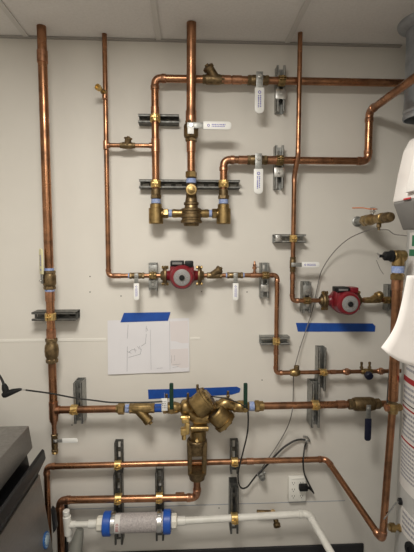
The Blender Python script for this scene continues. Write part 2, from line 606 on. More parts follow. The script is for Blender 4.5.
# ------------------------------------------------------------------ A. far-left riser
dA = 0.102
xA = at(48.2, 240, dA).x
zt = at(53, 412, dA).z + 0.004       # tee height
A = lambda py: vz(50, py, dA, xA)
pipe('thick copper riser at the far left, from the ceiling down to the blue-taped valve', [V((xA, -dA, CEIL)), A(270)], R15, 'copper pipe runs', [(A(57), Z)])
bv = ball_valve('brass ball valve with upright cream lever on the far-left riser', A(280), -Z, R15 * 0.97, A(271).z - A(290).z, V((-0.72, -0.7, 0)).normalized(), Z, 0.148, 0.030, M['cream_handle'], bulge=1.5, stem=0.006, body=M['bronze'], seed=3, strap=0.2)
rA = R15 * 0.93
r2 = pipe('short copper pipe crossing the wide angled bracket, between valve and check valve', [A(291), A(339)], rA, 'copper pipe runs', [(A(296), Z), (A(334), Z)])
hstrut('wide dark grey channel bracket under the cream-levered valve', 31.5, 75.5, 316.5, 0.082, M['dark_strut'], clamps=[(A(316.5), Z, rA, M['gold'])])
cv = thing('check_valve', A(350), 'bulbous bronze check valve below the wide bracket on the left riser', 'valve')
L = A(338).z - A(363).z
MB().lathe(A(338), -Z, [(0, rA * 1.15), (L * .12, rA * 1.3), (L * .22, rA * 1.3), (L * .3, rA * 1.6), (L * .5, rA * 1.72), (L * .7, rA * 1.6), (L * .8, rA * 1.3), (L, rA * 1.15)], 22).build('body', M['bronze'], cv)
MB().nut(A(338), A(342), rA * 1.45).build('hex_end', M['bronze'], cv)
MB().nut(A(358.5), A(363), rA * 1.45).build('hex_end', M['bronze'], cv)
rA2 = R15 * 0.9
zA4 = at(80, 409.5, dA).z
cT = V((xA, -dA, zA4))
lp = pipe('copper pipe with a tee below the check valve at the left', [A(363), cT - Z * 0.05], rA2, 'copper pipe runs')
tee(cT, Z, X, rA2, rA2 * 0.95, lp, L=0.085)
MB().lathe(cT - Z * 0.042, -Z, [(0, rA2 * 1.12), (0.012, rA2 * 1.05), (0.022, R34 * 1.25), (0.03, R34 * 1.2)], 20).build('reducer', M['copper2'], lp)
MB().cyl(cT - Z * 0.06, A(437), R34).build('drain_stub', M['copper2'], lp)
dv = ball_valve('small brass drain valve with white lever under the left tee', A(443), -Z, R34, A(434).z - A(452).z, V((0.45, -0.9, 0)).normalized(), X, 0.105, 0.022, M['white_handle'], bulge=1.35, stem=0.016, tape=False, text=False, loff=V((0, 0, .024)), body=M['bronze'])
MB().lathe(A(451), -Z, [(0, R34 * 1.1), (0.003, R34 * 1.35), (0.006, R34 * 1.1), (0.009, R34 * 1.35), (0.013, R34 * 1.2)], 18).build('hose_thread', M['brass'], dv)
zM = zA4
Hm = lambda px: hz(px, 408, dA, zM)
pipe('copper branch from the left tee to the hex union', [cT + X * 0.03, Hm(119)], rA2 * 0.95, 'copper pipe runs')
vstrut('tall slant-topped grey bracket on the pipe from the left tee', 78, 383, 424, 0.082, M['galv'], clamps=[(Hm(74.5), X, rA2 * 0.95, M['gold'])])
un = thing('pipe_union', Hm(124), 'brass hex union with blue tape left of the wye strainer', 'fitting')
mb = MB()
mb.nut(Hm(118), Hm(124.5), rA2 * 1.5)
mb.lathe(Hm(116), X, [(0, rA2 * 1.0), (0.01, rA2 * 1.15)], 20)
mb.build('union_nut', M['brass'], un)
tape_ring(Hm(127.5), X, rA2 * 1.08, 0.02, un)
ys = strainer('brass wye strainer angled down beside the blue tape strip', Hm(142), X, rA2 * 0.92, Hm(155.5).x - Hm(129.5).x, V((0.70, -0.15, -0.72)), 0.098, 0.0225, M['brass'], off=-0.024, cap=1.12)

# ------------------------------------------------------------------ backflow preventer assembly
n1 = thing('pipe_nipple', Hm(158.5), 'blue-taped brass nipple between strainer and left green valve', 'fitting')
MB().cyl(Hm(154.5), Hm(164), rA2 * 0.85).build('nipple', M['brass'], n1)
MB().ring(Hm(158.2), X, rA2 * 0.8, rA2 * 1.08, mm(7)).build('joint_tape', M['tape'], n1)


def green_valve(label, px0, px1, pstem, seed):
    c = Hm((px0 + px1) / 2)
    root = thing('ball_valve', c, label, 'valve', 'green handled shutoff valves')
    L = Hm(px1).x - Hm(px0).x
    MB().lathe(Hm(px0), X, [(0, 0.020), (L * .12, 0.021), (L * .2, 0.026), (L * .4, 0.029), (L * .62, 0.029), (L * .8, 0.025), (L * .88, 0.021), (L, 0.021)], 22).nut(Hm(px0), Hm(px0) + X * L * 0.2, 0.0275).build('body', M['brass'], root)
    q = Hm(pstem)
    s1 = q + OUT * 0.046
    MB().cyl(q + OUT * 0.02, s1, 0.009, seg=14).nut(q + OUT * 0.034, q + OUT * 0.05, 0.013).build('stem', M['brass'], root)
    h = MB().box(s1 + Z * 0.005, 0.018, 0.004, 0.03, bev=0.001).build('handle', M['brass'], root)
    a0 = s1 + Z * 0.012
    zt2 = at(pstem, 383, dA + 0.046).z
    P = []
    w, r = 0.0095, 0.006
    hgt = zt2 - a0.z
    for (cx, cy, t0) in ((w - r, hgt - r, 0), (-w + r, hgt - r, 90)):
        for k in range(5):
            t = math.radians(t0 + 90 * k / 4)
            P.append(a0 + X * (cx + r * math.cos(t)) + Z * (cy + r * math.sin(t)))
    P += [a0 - X * w, a0 + X * w]
    tag(MB().prism([p - OUT * 0.006 for p in P], OUT * 0.012, bev=0.003).build('handle_sleeve', M['green_handle'], h), 'dark green sleeve')
    return root


green_valve('brass shutoff valve with upright dark green handle, left of the backflow preventer', 163, 182, 172, 1)
green_valve('brass shutoff valve with upright dark green handle, right of the backflow preventer', 233, 249, 244, 2)

bf = thing('backflow_preventer', Hm(205), 'large brass reduced-pressure backflow preventer with two tilted drums', 'backflow preventer')
B = lambda px, py, d=dA: at(px, py, d)
m_ = mm(1, dA)
MB().lathe(Hm(180.5), X, [(0, 0.024), (0.006, 0.035), (0.016, 0.040), (0.034, 0.040), (0.048, 0.03), (0.06, 0.026)], 24).build('inlet_flange', M['brass'], bf)


def wdir(dx, dy, o=0.0):
    return (X * dx - Z * dy + OUT * o).normalized()


ax1 = wdir(.77, -.64, 0.0)
R = 11.8 * m_
c1 = B(195.2, 409.0, dA + .035)
L1 = 18.5 * m_
MB().lathe(c1, ax1, [(0, R * 0.88), (L1 * .06, R * 0.98), (L1 * .1, R), (L1 * .70, R), (L1 * .72, R * 1.12), (L1 * .84, R * 1.12), (L1 * .85, R * 1.0)], 30).build('check_drum', M['brass'], bf)
cp = MB().lathe(c1 + ax1 * L1 * 0.86, ax1, [(0, R * 1.1), (L1 * .1, R * 1.1), (L1 * .13, R * 0.8), (L1 * .22, R * 0.7), (L1 * .24, R * 0.3)], 30).build('drum_cover', M['brass'], bf)
u, w = basis(ax1)
for k in range(8):
    mbb = MB()
    a = 2 * math.pi * (k + .5) / 8
    q = c1 + ax1 * L1 * 0.95 + (u * math.cos(a) + w * math.sin(a)) * R * 0.88
    mbb.nut(q, q + ax1 * 0.009, 0.0075)
    mbb.build('cover_bolt', M['bronze'], cp)
ax2 = wdir(.70, .71, 0.0)
c2 = B(214, 411.0, dA + 0.02)
L2 = 17.5 * m_
MB().lathe(c2, ax2, [(0, R * .8), (L2 * .08, R * .9), (L2 * .12, R * .92), (L2 * .76, R * .92), (L2 * .78, R * 1.02), (L2 * .9, R * 1.02), (L2 * .91, R * .9)], 30).build('check_drum', M['brass'], bf)
cp2 = MB().lathe(c2 + ax2 * L2 * .9, ax2, [(0, R * 1.02), (L2 * .1, R * 1.02), (L2 * .13, R * .75), (L2 * .2, R * .68)], 30).build('drum_cover', M['brass'], bf)
u, w = basis(ax2)
for k in range(8):
    mbb = MB()
    a = 2 * math.pi * (k + .3) / 8
    q = c2 + ax2 * L2 * .97 + (u * math.cos(a) + w * math.sin(a)) * R * .86
    mbb.nut(q, q + ax2 * 0.008, 0.0072)
    mbb.build('cover_bolt', M['bronze'], cp2)
# outlet body: bent cylinder from second drum up to the outlet
pts = catmull([B(213, 416), B(219, 409), B(225.5, 403.5), B(231, 405), B(236, 407)], 6)
rd = [0.036 - 0.014 * (i / (len(pts) - 1)) ** 1.5 for i in range(len(pts))]
MB().tube(pts, 0.03, 22, rd).build('outlet_body', M['brass'], bf)
MB().ring(B(221, 407), wdir(.77, -.64), 0.022, 0.0395, 0.008).build('body_rib', M['brass'], bf)
# lower casting joining the drums
MB().tube(catmull([B(186, 408), B(191, 414), B(199, 418), B(209, 417)], 6), 0.03, 20, None).build('centre_body', M['brass'], bf)
rv = MB()
rv.box(B(200, 421, dA), 15 * m_, 0.06, 13 * m_, bev=0.012)
rv.lathe(B(198, 428), -Z, [(0, 0.034), (0.006, 0.0405), (0.03, 0.0405), (0.055, 0.039), (0.072, 0.033)], 24)
rvo = rv.build('relief_valve_body', M['brass'], bf)
MB().cyl(B(190.5, 428.5, dA + .045), B(208.5, 428.5, dA + .045), 0.0135, bev=0.002).build('relief_cylinder', M['brass'], bf)
k = MB()
k.box(B(185.5, 420, dA + .05), 0.036, 0.034, 0.024, bev=0.006)
k.box(B(187.5, 427, dA + .05), 0.020, 0.036, 0.05, bev=0.005)
k.box(B(183.5, 431, dA + .05), 0.028, 0.034, 0.034, bev=0.006)
k.cyl(B(187, 416, dA + .05), B(187, 434, dA + .05), 0.012, bev=0.003)
k.cyl(B(180.5, 417.5, dA + .05), B(190, 417.5, dA + .05), 0.0095, bev=0.002)
k.nut(B(184, 435, dA + .05), B(184, 439.5, dA + .05), 0.011)
k.build('sensing_fitting', M['gold'], bf)
k = MB().nut(B(197, 441, dA + .038), B(197, 441, dA + .05), 0.009)
k.cyl(B(197, 438, dA + .035), B(197, 446, dA + .035), 0.008, seg=12)
k.build('relief_screw', M['brass'], bf)
for (px, py, p2) in ((188, 393, 402), (197.5, 384.5, 392), (228, 391, 399), (166.5, 394, 402)):
    q0, q1 = B(px, p2, dA + .012), B(px, py, dA + .012)
    k = MB().cyl(q0, q0 + (q1 - q0) * .6, 0.0055, seg=12).nut(q0 + (q1 - q0) * .3, q0 + (q1 - q0) * .55, 0.0085)
    k.cyl(q0 + (q1 - q0) * .55, q1, 0.0062, seg=12, bev=0.001)
    k.build('test_cock', M['bronze'], bf)
# air gap drain frame
zg0, zg1 = B(197, 440).z, B(197, 478).z
xg = B(197, 460).x
g = MB()
for s in (-1, 1):
    P = [V((xg + s * .050, -dA + .014, zg0)), V((xg + s * .026, -dA + .014, zg0)), V((xg + s * .024, -dA + .014, zg1 + .03)), V((xg + s * .045, -dA + .014, zg1 + .03))]
    g.prism(P, OUT * 0.042, bev=0.005)
g.lathe(V((xg, -dA, zg1 + .045)), -Z, [(0, 0.030), (0.002, 0.046), (0.022, 0.046), (0.030, 0.040), (0.046, 0.038), (0.047, 0.024)], 24)
g.ring(V((xg, -dA, zg0 - .004)), Z, 0.03, 0.048, 0.02)
g.box(V((xg, -dA - .002, zg0 - (zg0 - zg1) * .2)), .056, .03, (zg0 - zg1) * .4, bev=.004)
g.build('air_gap_drain', M['bronze'], bf)
tg = thing('paper_tag', at(164.5, 398, dA + .05), 'small white tag hanging by the left green-handled valve', 'tag')
q = at(164.5, 404.5, dA + .034)
MB().box(q, 6 * m_, 0.0015, 13 * m_, bev=0.0005).build('tag_card', M['white_handle'], tg)
MB().tube([q + Z * .03, q + Z * .045 - OUT * .006, q + Z * .05 - OUT * .02], 0.0008, 6).build('tie', M['ink_grey'], tg)
marks(q + OUT * .0008, X, Z, OUT, 4.4 * m_, 8 * m_, 4, M['ink_grey'], tg, seed=8)

# right of backflow preventer
n2 = thing('pipe_nipple', Hm(253), 'blue-taped brass coupling right of the right green valve', 'fitting')
MB().cyl(Hm(248), Hm(264), 0.018).build('nipple', M['brass'], n2)
tape_ring(Hm(251.5), X, 0.0225, mm(5), n2)
MB().nut(Hm(254.5), Hm(259.5), 0.028).lathe(Hm(259), X, [(0, .024), (.02, .024), (.022, .02)], 20).build('coupling', M['brass'], n2)
dB = dA + 0.006
pipe('long copper pipe between the backflow preventer and the blue-levered valve', [Hm(262), Hm(351)], R125, 'copper pipe runs', [(Hm(341), X)])
vstrut('deep grey bracket on the pipe left of the blue-levered valve', 316, 384, 428, 0.084, M['galv'], clamps=[(Hm(315), X, R125, M['gold'])])
bl = ball_valve('large bronze ball valve with hanging dark blue lever at the right', Hm(364), X, 0.0185, Hm(378).x - Hm(346).x, V((0.0, -1, 0)), -Z, 0.165, 0.032, M['blue_handle'], bulge=1.85, stem=0.016, body=M['bronze'], tape=False, seed=5, text=False, strap=0.32)
pipe('copper stub between the blue-levered valve and the heater pipe tee', [Hm(377), Hm(391.5)], R125 * .9, 'copper pipe runs')

# ------------------------------------------------------------------ B. second riser and first pump line
dB = 0.066
xB = at(106.0, 150, dB).x
zP = at(190, 275.5, dB).z
zQ = at(330, 372, dB).z
xD = at(276.5, 325, dB).x
Bp = lambda py: vz(106, py, dB, xB)
Pp = lambda px: hz(px, 275, dB, zP)
rt = pipe('thin copper riser second from left, from ceiling to the pump line', [V((xB, -.05, CEIL)), V((xB, -dB, zP)), Pp(130)], R34, 'copper pipe runs', [(Bp(96), Z), (Pp(118), X)])
zt = at(130, 145.5, dB).z
tee(V((xB, -dB, zt)), Z, X, R34, R34, rt)
nz_ = thing('drain_nozzle', Bp(88), 'small brass hose nozzle sticking out of the thin second riser', 'valve')
q = V((xB, -dB, at(103, 93, dB).z))
e = at(97.5, 87, dB + .05)
MB().cyl(q, q + (e - q) * .7, 0.008, seg=14).cyl(q - (e - q).normalized() * 0, q + (e - q) * .3, .0125, seg=14).build('stem', M['brass'], nz_)
nd = (e - q).normalized()
MB().lathe(q + nd * (e - q).length * .65, nd, [(0, .009), (.004, .013), (.008, .0115), (.012, .0145), (.022, .0145), (.022, .009), (.014, .009)], 20).build('nozzle', M['gold'], nz_)
dC = 0.070
xC = at(155.5, 150, dC).x
pipe('thin copper cross branch between the second riser and the next riser', [V((xB + R34, -dB, zt)), V((xC - R125, -dB, zt))], R34 * .9, 'copper pipe runs')
strainer('small bronze check fitting on the thin cross branch', hz(127.5, 145, dB, zt), X, R34 * .95, 0.07, V((0.15, -0.25, 0.9)), 0.04, 0.0155, M['bronze'])
hr = 0.0105
ball_valve('brass ball valve with hanging white lever on the pump line, left of the first pump', Pp(137), X, R34, Pp(145).x - Pp(130).x, V((0, -1, 0)), -Z, 0.115, 0.026, M['white_handle'], bulge=1.35, stem=0.012, seed=6, body=M['bronze'], tapes=(0,))
pipe('short copper piece between white-levered valve and first pump flange', [Pp(144.5), Pp(163)], R34, 'copper pipe runs')
vstrut('grey bracket just left of the upper red pump', 153, 263, 290.5, 0.053, M['galv'], clamps=[(Pp(153), X, R34, M['brass'])], plates=[(-0.036, (.043, .04), M['galv'], 0), (0.036, (.041, .04), M['galv'], 0)], group='strut channels')


def pump(label, xl, xr, z, d, R34, seed, tilt=0.0):
    c = V(((xl + xr) / 2, -d, z))
    root = thing('circulator_pump', c, label, 'pump', 'red circulator pumps')
    W = xr - xl
    # volute
    mb = MB()
    mb.lathe(c - OUT * 0.030, OUT, [(0, .03), (.004, .050), (.014, .056), (.040, .056), (.052, .050), (.06, .047)], 28)
    mb.cyl(V((xl + .008, -d, z)), V((xr - .008, -d, z)), 0.021)
    for s in (-1, 1):
        mb.lathe(c + X * s * (W / 2 - .045), X * s, [(0, .036), (.018, .026), (.034, .023)], 20)
    mb.build('volute', M['red_pump'], root)
    # motor
    m = MB()
    m.lathe(c + OUT * .028, OUT, [(0, .057), (.012, .060), (.016, .060), (.018, .057), (.062, .0565), (.082, .055), (.092, .047)], 30)
    m.box(c + OUT * .055 + Z * .028, .112, .056, .054, bev=.008)
    mo = m.build('motor', M['red_pump'], root)
    f = MB().lathe(c + OUT * .1195, OUT, [(0, .0385), (.0035, .0385), (.0045, .037)], 30).build('name_plate', M['plate'], root)
    MB().lathe(c + OUT * .123, OUT, [(0, .0125), (.006, .0125), (.008, .010)], 18).build('vent_screw', M['black'], f)
    k = MB()
    k.ring(c + OUT * .1242, OUT, .0300, .0312, .0004)
    k.build('print_ring', M['ink_grey'], f)
    # letters round the plate
    rb = MB()
    rnd = random.Random(seed)
    for i in range(34):
        if rnd.random() < .25:
            continue
        a = 2 * math.pi * i / 34
        q = c + OUT * .1243 + (X * math.cos(a) + Z * math.sin(a)) * .0235
        rb.box(q, .002, .0006, .0055, X * -math.sin(a) + Z * math.cos(a), OUT, X * math.cos(a) + Z * math.sin(a))
    rb.build('lettering', M['ink_grey'], f, smooth=False)
    # terminal box
    t = MB()
    t.box(c + OUT * .060 + Z * .063 - X * .022, .064, .062, .024, bev=.004)
    tb_ = t.build('terminal_box', M['black'], root)
    t = MB()
    t.box(c + OUT * .060 + Z * .060 + X * .033, .040, .062, .028, bev=.005)
    t.build('terminal_cover', M['red_pump'] if seed == 2 else M['black'], tb_)
    MB().box(c + OUT * .0915 + Z * .063 - X * .022, .045, .002, .010, bev=.0005).build('terminal_label', M['disp_grey'], tb_)
    # flanges
    for s, xx in ((-1, xl), (1, xr)):
        q = V((xx, -d, z))
        g = MB()
        g.lathe(q - X * s * .011, X * s, [(0, .030), (.001, .046), (.009, .046), (.011, .038), (.019, .034), (.02, .024), (.03, .019)], 24)
        for t_ in (-1, 1):
            g.box(q + Z * .038 * t_ - X * s * .004, .013, .024, .020, bev=.005)
        fl = g.build('flange', M['bronze'], root)
        for t_ in (-1, 1):
            bb = MB()
            p = q + Z * .040 * t_ + OUT * .006
            bb.cyl(p - X * s * .020, p + X * s * .013, .0045, seg=10)
            bb.nut(p + X * s * .004, p + X * s * .011, .0085)
            bb.nut(p - X * s * .019, p - X * s * .010, .0085)
            bb.build('flange_bolt', M['brass'], fl)
    return root


pump('red circulator pump with a grey round face plate on the upper pump line', Pp(164.5).x, Pp(200).x, zP, dB, R34, 1)
pipe('short copper piece right of the first pump flange', [Pp(200) + X * .012, Pp(209)], R34, 'copper pipe runs')
strainer('bronze wye strainer tilted up right of the upper red pump', Pp(214.5), X, R34, Pp(222).x - Pp(207).x, V((.72, -.2, .55)), 0.062, 0.016, M['bronze'], off=-.015)
ball_valve('brass ball valve with hanging white lever right of the first pump strainer', Pp(235), X, R34, Pp(243).x - Pp(227).x, V((0, -1, 0)), -Z, 0.12, 0.028, M['white_handle'], bulge=1.35, stem=0.012, seed=7, body=M['bronze'])
MBn = pipe('copper joint between wye strainer and second white-levered valve', [Pp(221.5), Pp(228)], R34, 'copper pipe runs')
ln = pipe('thin copper line dropping from the pump line to the lower mixing line', [Pp(243), V((xD, -dB, zP)), V((xD, -dB, zQ)), hz(291, 372, dB, zQ)], R34, 'copper pipe runs', [(V((xD, -dB, at(276, 352, dB).z)), Z)])
tee(Pp(254.5), X, Z, R34, R34 * .7, ln)
bd = thing('bleeder_valve', Pp(254.5) + Z * .018, 'little brass bleeder valve standing on the pump line', 'valve')
MB().cyl(Pp(254.5) + Z * .012, Pp(254.5) + Z * .045, .0065, seg=12).nut(Pp(254.5) + Z * .03, Pp(254.5) + Z * .042, .0105).lathe(Pp(254.5) + Z * .045, Z, [(0, .008), (.006, .0095), (.012, .005), (.02, .005), (.024, .0035)], 14).build('body', M['copper2'], bd)
MB().cyl(Pp(254.5) + Z * .042 + X * .004, Pp(254.5) + Z * .042 + X * .02 + OUT * .008, .004, seg=10).build('key', M['silver'], bd)
vstrut('grey bracket at the right end of the pump line above the drop', 265, 263, 298, 0.053, M['galv'], clamps=[(Pp(265.5), X, R34, M['brass'])], plates=[(-0.038, (.04, .034), M['silver'], 0)])
hstrut('short slotted bracket across the thin drop pipe', 261, 290, 341, 0.053, M['galv'], clamps=[(V((xD, -dB, at(276, 341, dB).z)), Z, R34, M['gold'])])
Qp = lambda px: hz(px, 372, dB, zQ)
fv = thing('check_valve', Qp(296), 'brass flow check valve where the thin grey wire hangs', 'valve')
MB().lathe(Qp(290), X, [(0, .0125), (.006, .015), (.014, .019), (.03, .021), (.042, .017), (.05, .013)], 20).nut(Qp(290), Qp(292), .0165).build('body', M['brass'], fv)
MB().nut(Qp(296.5) + Z * .014, Qp(296.5) + Z * .036, .013).build('bonnet', M['bronze'], fv)
pipe('thin copper line running left of the small blue mixing valve', [Qp(300), Qp(361)], R34 * .9, 'copper pipe runs', [(Qp(333), X)])
vstrut('tall grey bracket on the thin lower mixing line', 322, 348, 391, 0.053, M['galv'], clamps=[(Qp(323), X, R34 * .9, M['gold'])])
for lab, px in (('small brass union left of the blue mixing valve', 347), ('small brass union right of the blue mixing valve', 381)):
    q = thing('pipe_union', Qp(px), lab, 'fitting', 'unions on the thin mixing line')
    MB().nut(Qp(px - 1.8), Qp(px + 1.8), .0175).lathe(Qp(px - 4), X, [(0, .0115), (.004, .0135), (.034, .0135), (.038, .0115)], 18).build('union_nut', M['copper2'], q)
mv = thing('mixing_valve', Qp(367), 'small dark blue thermostatic valve with two test ports', 'valve')
MB().lathe(Qp(361), X, [(0, .0125), (.008, .015), (.05, .015), (.058, .0125)], 18).cyl(Qp(366.5) - Z * .003, Qp(366.5) + OUT * .03 - Z * .006, .017, bev=.003).build('body', M['brass'], mv)
tag(MB().lathe(Qp(366) + OUT * .02 - Z * .008, V((0, -1, -.25)), [(0, .019), (.004, .0205), (.020, .0205), (.024, .017)], 14).build('knob', M['blue_handle'], mv), 'dark blue knob')
for px in (361, 369):
    q = Qp(px) + OUT * .004
    MB().cyl(q + Z * .010, q + Z * .038, .0055, seg=12).nut(q + Z * .018, q + Z * .027, .009).cyl(q + Z * .036, q + Z * .05, .0065, seg=12, bev=.001).build('test_port', M['bronze'], mv)
pipe('thin copper end piece from the blue mixing valve to the heater pipe', [Qp(371), Qp(402)], R34 * .9, 'copper pipe runs')

# ------------------------------------------------------------------ C. upper hot line and mixing block
zC = at(215, 79.5, dC).z
Cp = lambda px: hz(px, 79, dC, zC)
Cv = lambda py: vz(156, py, dC, xC)
cl = pipe('upper copper line from the left mixing inlet to the duct', [Cv(190), V((xC, -dC, zC)), Cp(412)], R125, 'copper pipe runs', [(Cv(112), Z), (Cp(237), X), (Cp(226), X)])
tee(V((xC, -dC, zt)), Z, -X, R125, R34, cl)
strainer('bronze wye strainer tilted up on the upper copper line', Cp(213.5), X, R125 * .92, Cp(225).x - Cp(203).x, V((-.62, -.35, .72)), 0.075, 0.022, M['bronze'], off=.012, cap=1.2)
ball_valve('brass ball valve with hanging white lever on the upper copper line', Cp(258), X, R125, Cp(268).x - Cp(247).x, V((0, -1, 0)), -Z, 0.165, 0.044, M['white_handle'], bulge=1.35, stem=0.02, seed=11, tape=False, body=M['bronze'])
vstrut('grey bracket behind the upper copper line', 281, 65, 111, 0.051, M['galv'], clamps=[(Cp(281.5), X, R125, M['brass'])], plates=[(-0.028, (.05, .045), M['silver'], 0)])
hstrut('short dark slotted rail behind the left mixing riser', 138, 179, 118.5, 0.051, M['dark_strut'], clamps=[(Cv(118.5), Z, R125, M['gold'])])
dE = 0.070
xE = at(223.5, 185, dE).x
Ev = lambda py: vz(223, py, dE, xE)
zE = at(300, 160.5, dE).z
Ep = lambda px: hz(px, 160, dE, zE)
xF = at(368.5, 140, dE).x
pE = pipe('copper line from the right mixing inlet, rising at right and turning toward the viewer', [Ev(190), V((xE, -dE, zE)), V((xF, -dE, zE)), vz(368, 111, dE, xF), V((xF, -0.85, at(368, 111, dE).z))], R125, 'copper pipe runs', [(Ep(243), X), (Ep(272), X)])
ball_valve('brass ball valve with hanging white lever on the middle copper line', Ep(257), X, R125, Ep(267).x - Ep(247).x, V((0, -1, 0)), -Z, 0.165, 0.044, M['white_handle'], bulge=1.35, stem=0.02, seed=13, tape=False, body=M['bronze'])
vstrut('grey bracket behind the middle copper line', 279.5, 145, 188.5, 0.051, M['galv'], clamps=[(Ep(279.5), X, R125, M['brass'])], plates=[(-0.026, (.05, .045), M['silver'], 0)])
hstrut('long dark slotted rail behind the three mixing pipes', 139, 240, 184, 0.051, M['dark_strut'], clamps=[(Cv(184), Z, R125, M['gold']), (Ev(184), Z, R125, M['gold'])])
# centre riser
dD = 0.118
xR = at(191, 110, dD).x
Dp = lambda py: vz(191, py, dD, xR)
pipe('thick copper riser in the middle, from ceiling to its white-levered valve', [V((xR + .003, -.165, CEIL)), Dp(123)], R15 * 1.04, 'copper pipe runs', [(Dp(117), Z)])
cvv = ball_valve('bronze ball valve with white lever pointing right on the middle riser', Dp(131.5), -Z, R15 * .95, Dp(122).z - Dp(143).z, V((0, -1, 0)), X, 0.182, 0.036, M['white_handle'], bulge=1.72, stem=0.004, body=M['bronze'], tape=False, seed=17, loff=V((0, 0, .017)))
kq = Dp(129.5) + OUT * .044
MB().box(kq - X * .002 - Z * .016, .028, .003, .030, bev=.001).build('tag', M['white_handle'], cvv)
pipe('short thick copper piece between middle valve and mixing valve', [Dp(142), Dp(174)], R15 * .88, 'copper pipe runs', [(Dp(147), Z)])
mx = thing('mixing_valve', Dp(205), 'bronze thermostatic mixing valve with a round dial and stacked flanges', 'valve')
MB().nut(Dp(171.5), Dp(178), .027).build('union_nut', M['brass'], mx)
tape_ring(Dp(181), Z, .0235, .02, mx)
b = MB().lathe(Dp(183.5), -Z, [(0, .019), (.006, .0225), (.03, .0225), (.07, .026), (.085, .029), (.088, .035), (.098, .035), (.101, .030), (.112, .032), (.116, .046), (.126, .046), (.129, .042), (.140, .042), (.143, .050), (.156, .050), (.159, .045), (.168, .045), (.171, .050), (.182, .050), (.185, .038), (.196, .034)], 30)
b.build('body', M['bronze'], mx)
dl = MB().lathe(Dp(191) + OUT * .012, OUT, [(0, .016), (.02, .016), (.021, .0265), (.032, .0265), (.036, .0235), (.0365, .017), (.040, .016), (.042, .010)], 26).build('dial', M['brass'], mx)
MB().cyl(Dp(191) + OUT * .052, Dp(191) + OUT * .068, .0065, seg=14, bev=.0015).build('dial_screw', M['gold'], dl)
zm = at(190, 213.5, .085).z
for s, xq in ((-1, xC), (1, xE)):
    cblk = V((xq, -.08, zm))
    lab = 'left' if s < 0 else 'right'
    tb2 = thing('angle_check_valve', cblk, 'brass cylindrical angle check at the %s inlet of the mixing valve' % lab, 'valve', 'mixing valve inlet checks')
    zh = at(160, 223.5, .11).z
    zt_ = at(160, 207.5, .11).z
    H = zt_ - zh
    MB().lathe(V((xq, -.08, zt_)), -Z, [(0, .030), (.002, .0345), (H - .003, .0345), (H, .032)], 28).build('body', M['brass'], tb2)
    MB().lathe(V((xq, -.076, zt_ - .002)), Z, [(0, .028), (.020, .028), (.024, .022)], 22).build('collar', M['brass'], tb2)
    tape_ring(V((xq, -.074, at(160, 201, .09).z)), Z, .0225, .02, tb2)
    za, zb_ = at(160, 189, .09).z, at(160, 198.5, .09).z
    MB().nut(V((xq, -.072, zb_)), V((xq, -.072, zb_ + (za - zb_) * .45)), .0265).lathe(V((xq, -.072, zb_ + .015)), Z, [(0, .0225), (.03, .0225), (.032, .019)], 20).build('union', M['bronze'], tb2)
    xo = xR + s * .03
    xs = xq - s * .026
    D = (xo - xs)
    p = lambda t: V((xs + D * t, -.085, zm))
    MB().nut(p(.08), p(.3), .0235).build('union_nut', M['brass'], tb2)
    tape_ring(p(.38), X, .018, abs(D) * .14, tb2)
    MB().cyl(p(0), p(.35), .0165).lathe(p(.42), X * (1 if D > 0 else -1), [(0, .0165), (abs(D) * .1, .021), (abs(D) * .35, .019), (abs(D) * .6, .026)], 22).build('union_tail', M['brass'], tb2)

# ------------------------------------------------------------------ F. fourth riser and second pump line
dF = 0.104
dF2 = 0.066
xF1 = at(299.2, 90, dF).x
xF2 = at(293.2, 240, dF2).x
zR = at(320, 300.5, dF2).z
pts = [V((xF1, -dF, CEIL)), V((xF1, -dF, at(298, 156, dF).z)), V((xF2, -dF2, at(294, 176, dF2).z)), V((xF2, -dF2, at(293, 258, dF2).z))]
rf = thing('copper_pipe', pts[0], 'thin copper riser with an offset bend, right of the two upright brackets', 'pipe', 'copper pipe runs')
MB().cyl(pts[0], pts[1] + Z * .02, R34, seg=24).build('tube', M['copper'], rf)
q = [pts[1] + Z * .03, pts[1] + Z * .008, pts[1] + (pts[2] - pts[1]) * .2, pts[1] + (pts[2] - pts[1]) * .8, pts[2] - Z * .008, pts[2] - Z * .03]
MB().tube(catmull(q, 6), R34 * 1.08, 18).build('offset_bend', M['copper2'], rf)
MB().cyl(pts[2] - Z * .02, pts[3], R34, seg=24).build('tube', M['copper'], rf)
Fv = lambda py: vz(293, py, dF2, xF2)
hstrut('stubby bracket with a bolt washer across the fourth riser', 274.5, 306, 238.5, 0.053, M['galv'], clamps=[(Fv(238.5), Z, R34, M['gold'])], plates=[(-0.058, (.032, .03), M['silver'], 0)])
ball_valve('brass ball valve with white lever pointing right on the fourth riser', Fv(264.5), -Z, R34, Fv(257).z - Fv(272).z, V((0, -1, 0)), X, 0.125, 0.027, M['white_handle'], bulge=1.35, stem=0.010, seed=19, tape=False, body=M['bronze'])
Rp = lambda px: hz(px, 300, dF2, zR)
pipe('copper elbow piece from the fourth riser to the second pump', [Fv(271), V((xF2, -dF2, zR)), Rp(322)], R34, 'copper pipe runs', [(Fv(277), Z)])
vstrut('light grey bracket just left of the lower red pump', 307, 282, 313, 0.053, M['galv'], clamps=[(Rp(307), X, R34, M['brass'])], plates=[(0.036, (.041, .05), M['galv'], 0), (-0.036, (.041, .04), M['galv'], 0)])
pump('red circulator pump with a grey round face plate on the lower right line', Rp(323.5).x, Rp(357).x, zR, dF2, R34, 2)
pipe('copper piece from the lower red pump to the heater pipe', [Rp(357) + X * .012, Rp(392)], R34, 'copper pipe runs', [(Rp(366), X)])
wf = strainer('brass wye fitting with round cap right of the lower red pump', Rp(372), X, R34 * .95, Rp(381).x - Rp(364).x, V((.45, -.45, .5)), 0.048, 0.016, M['brass'], off=-.005, cap=1.25)
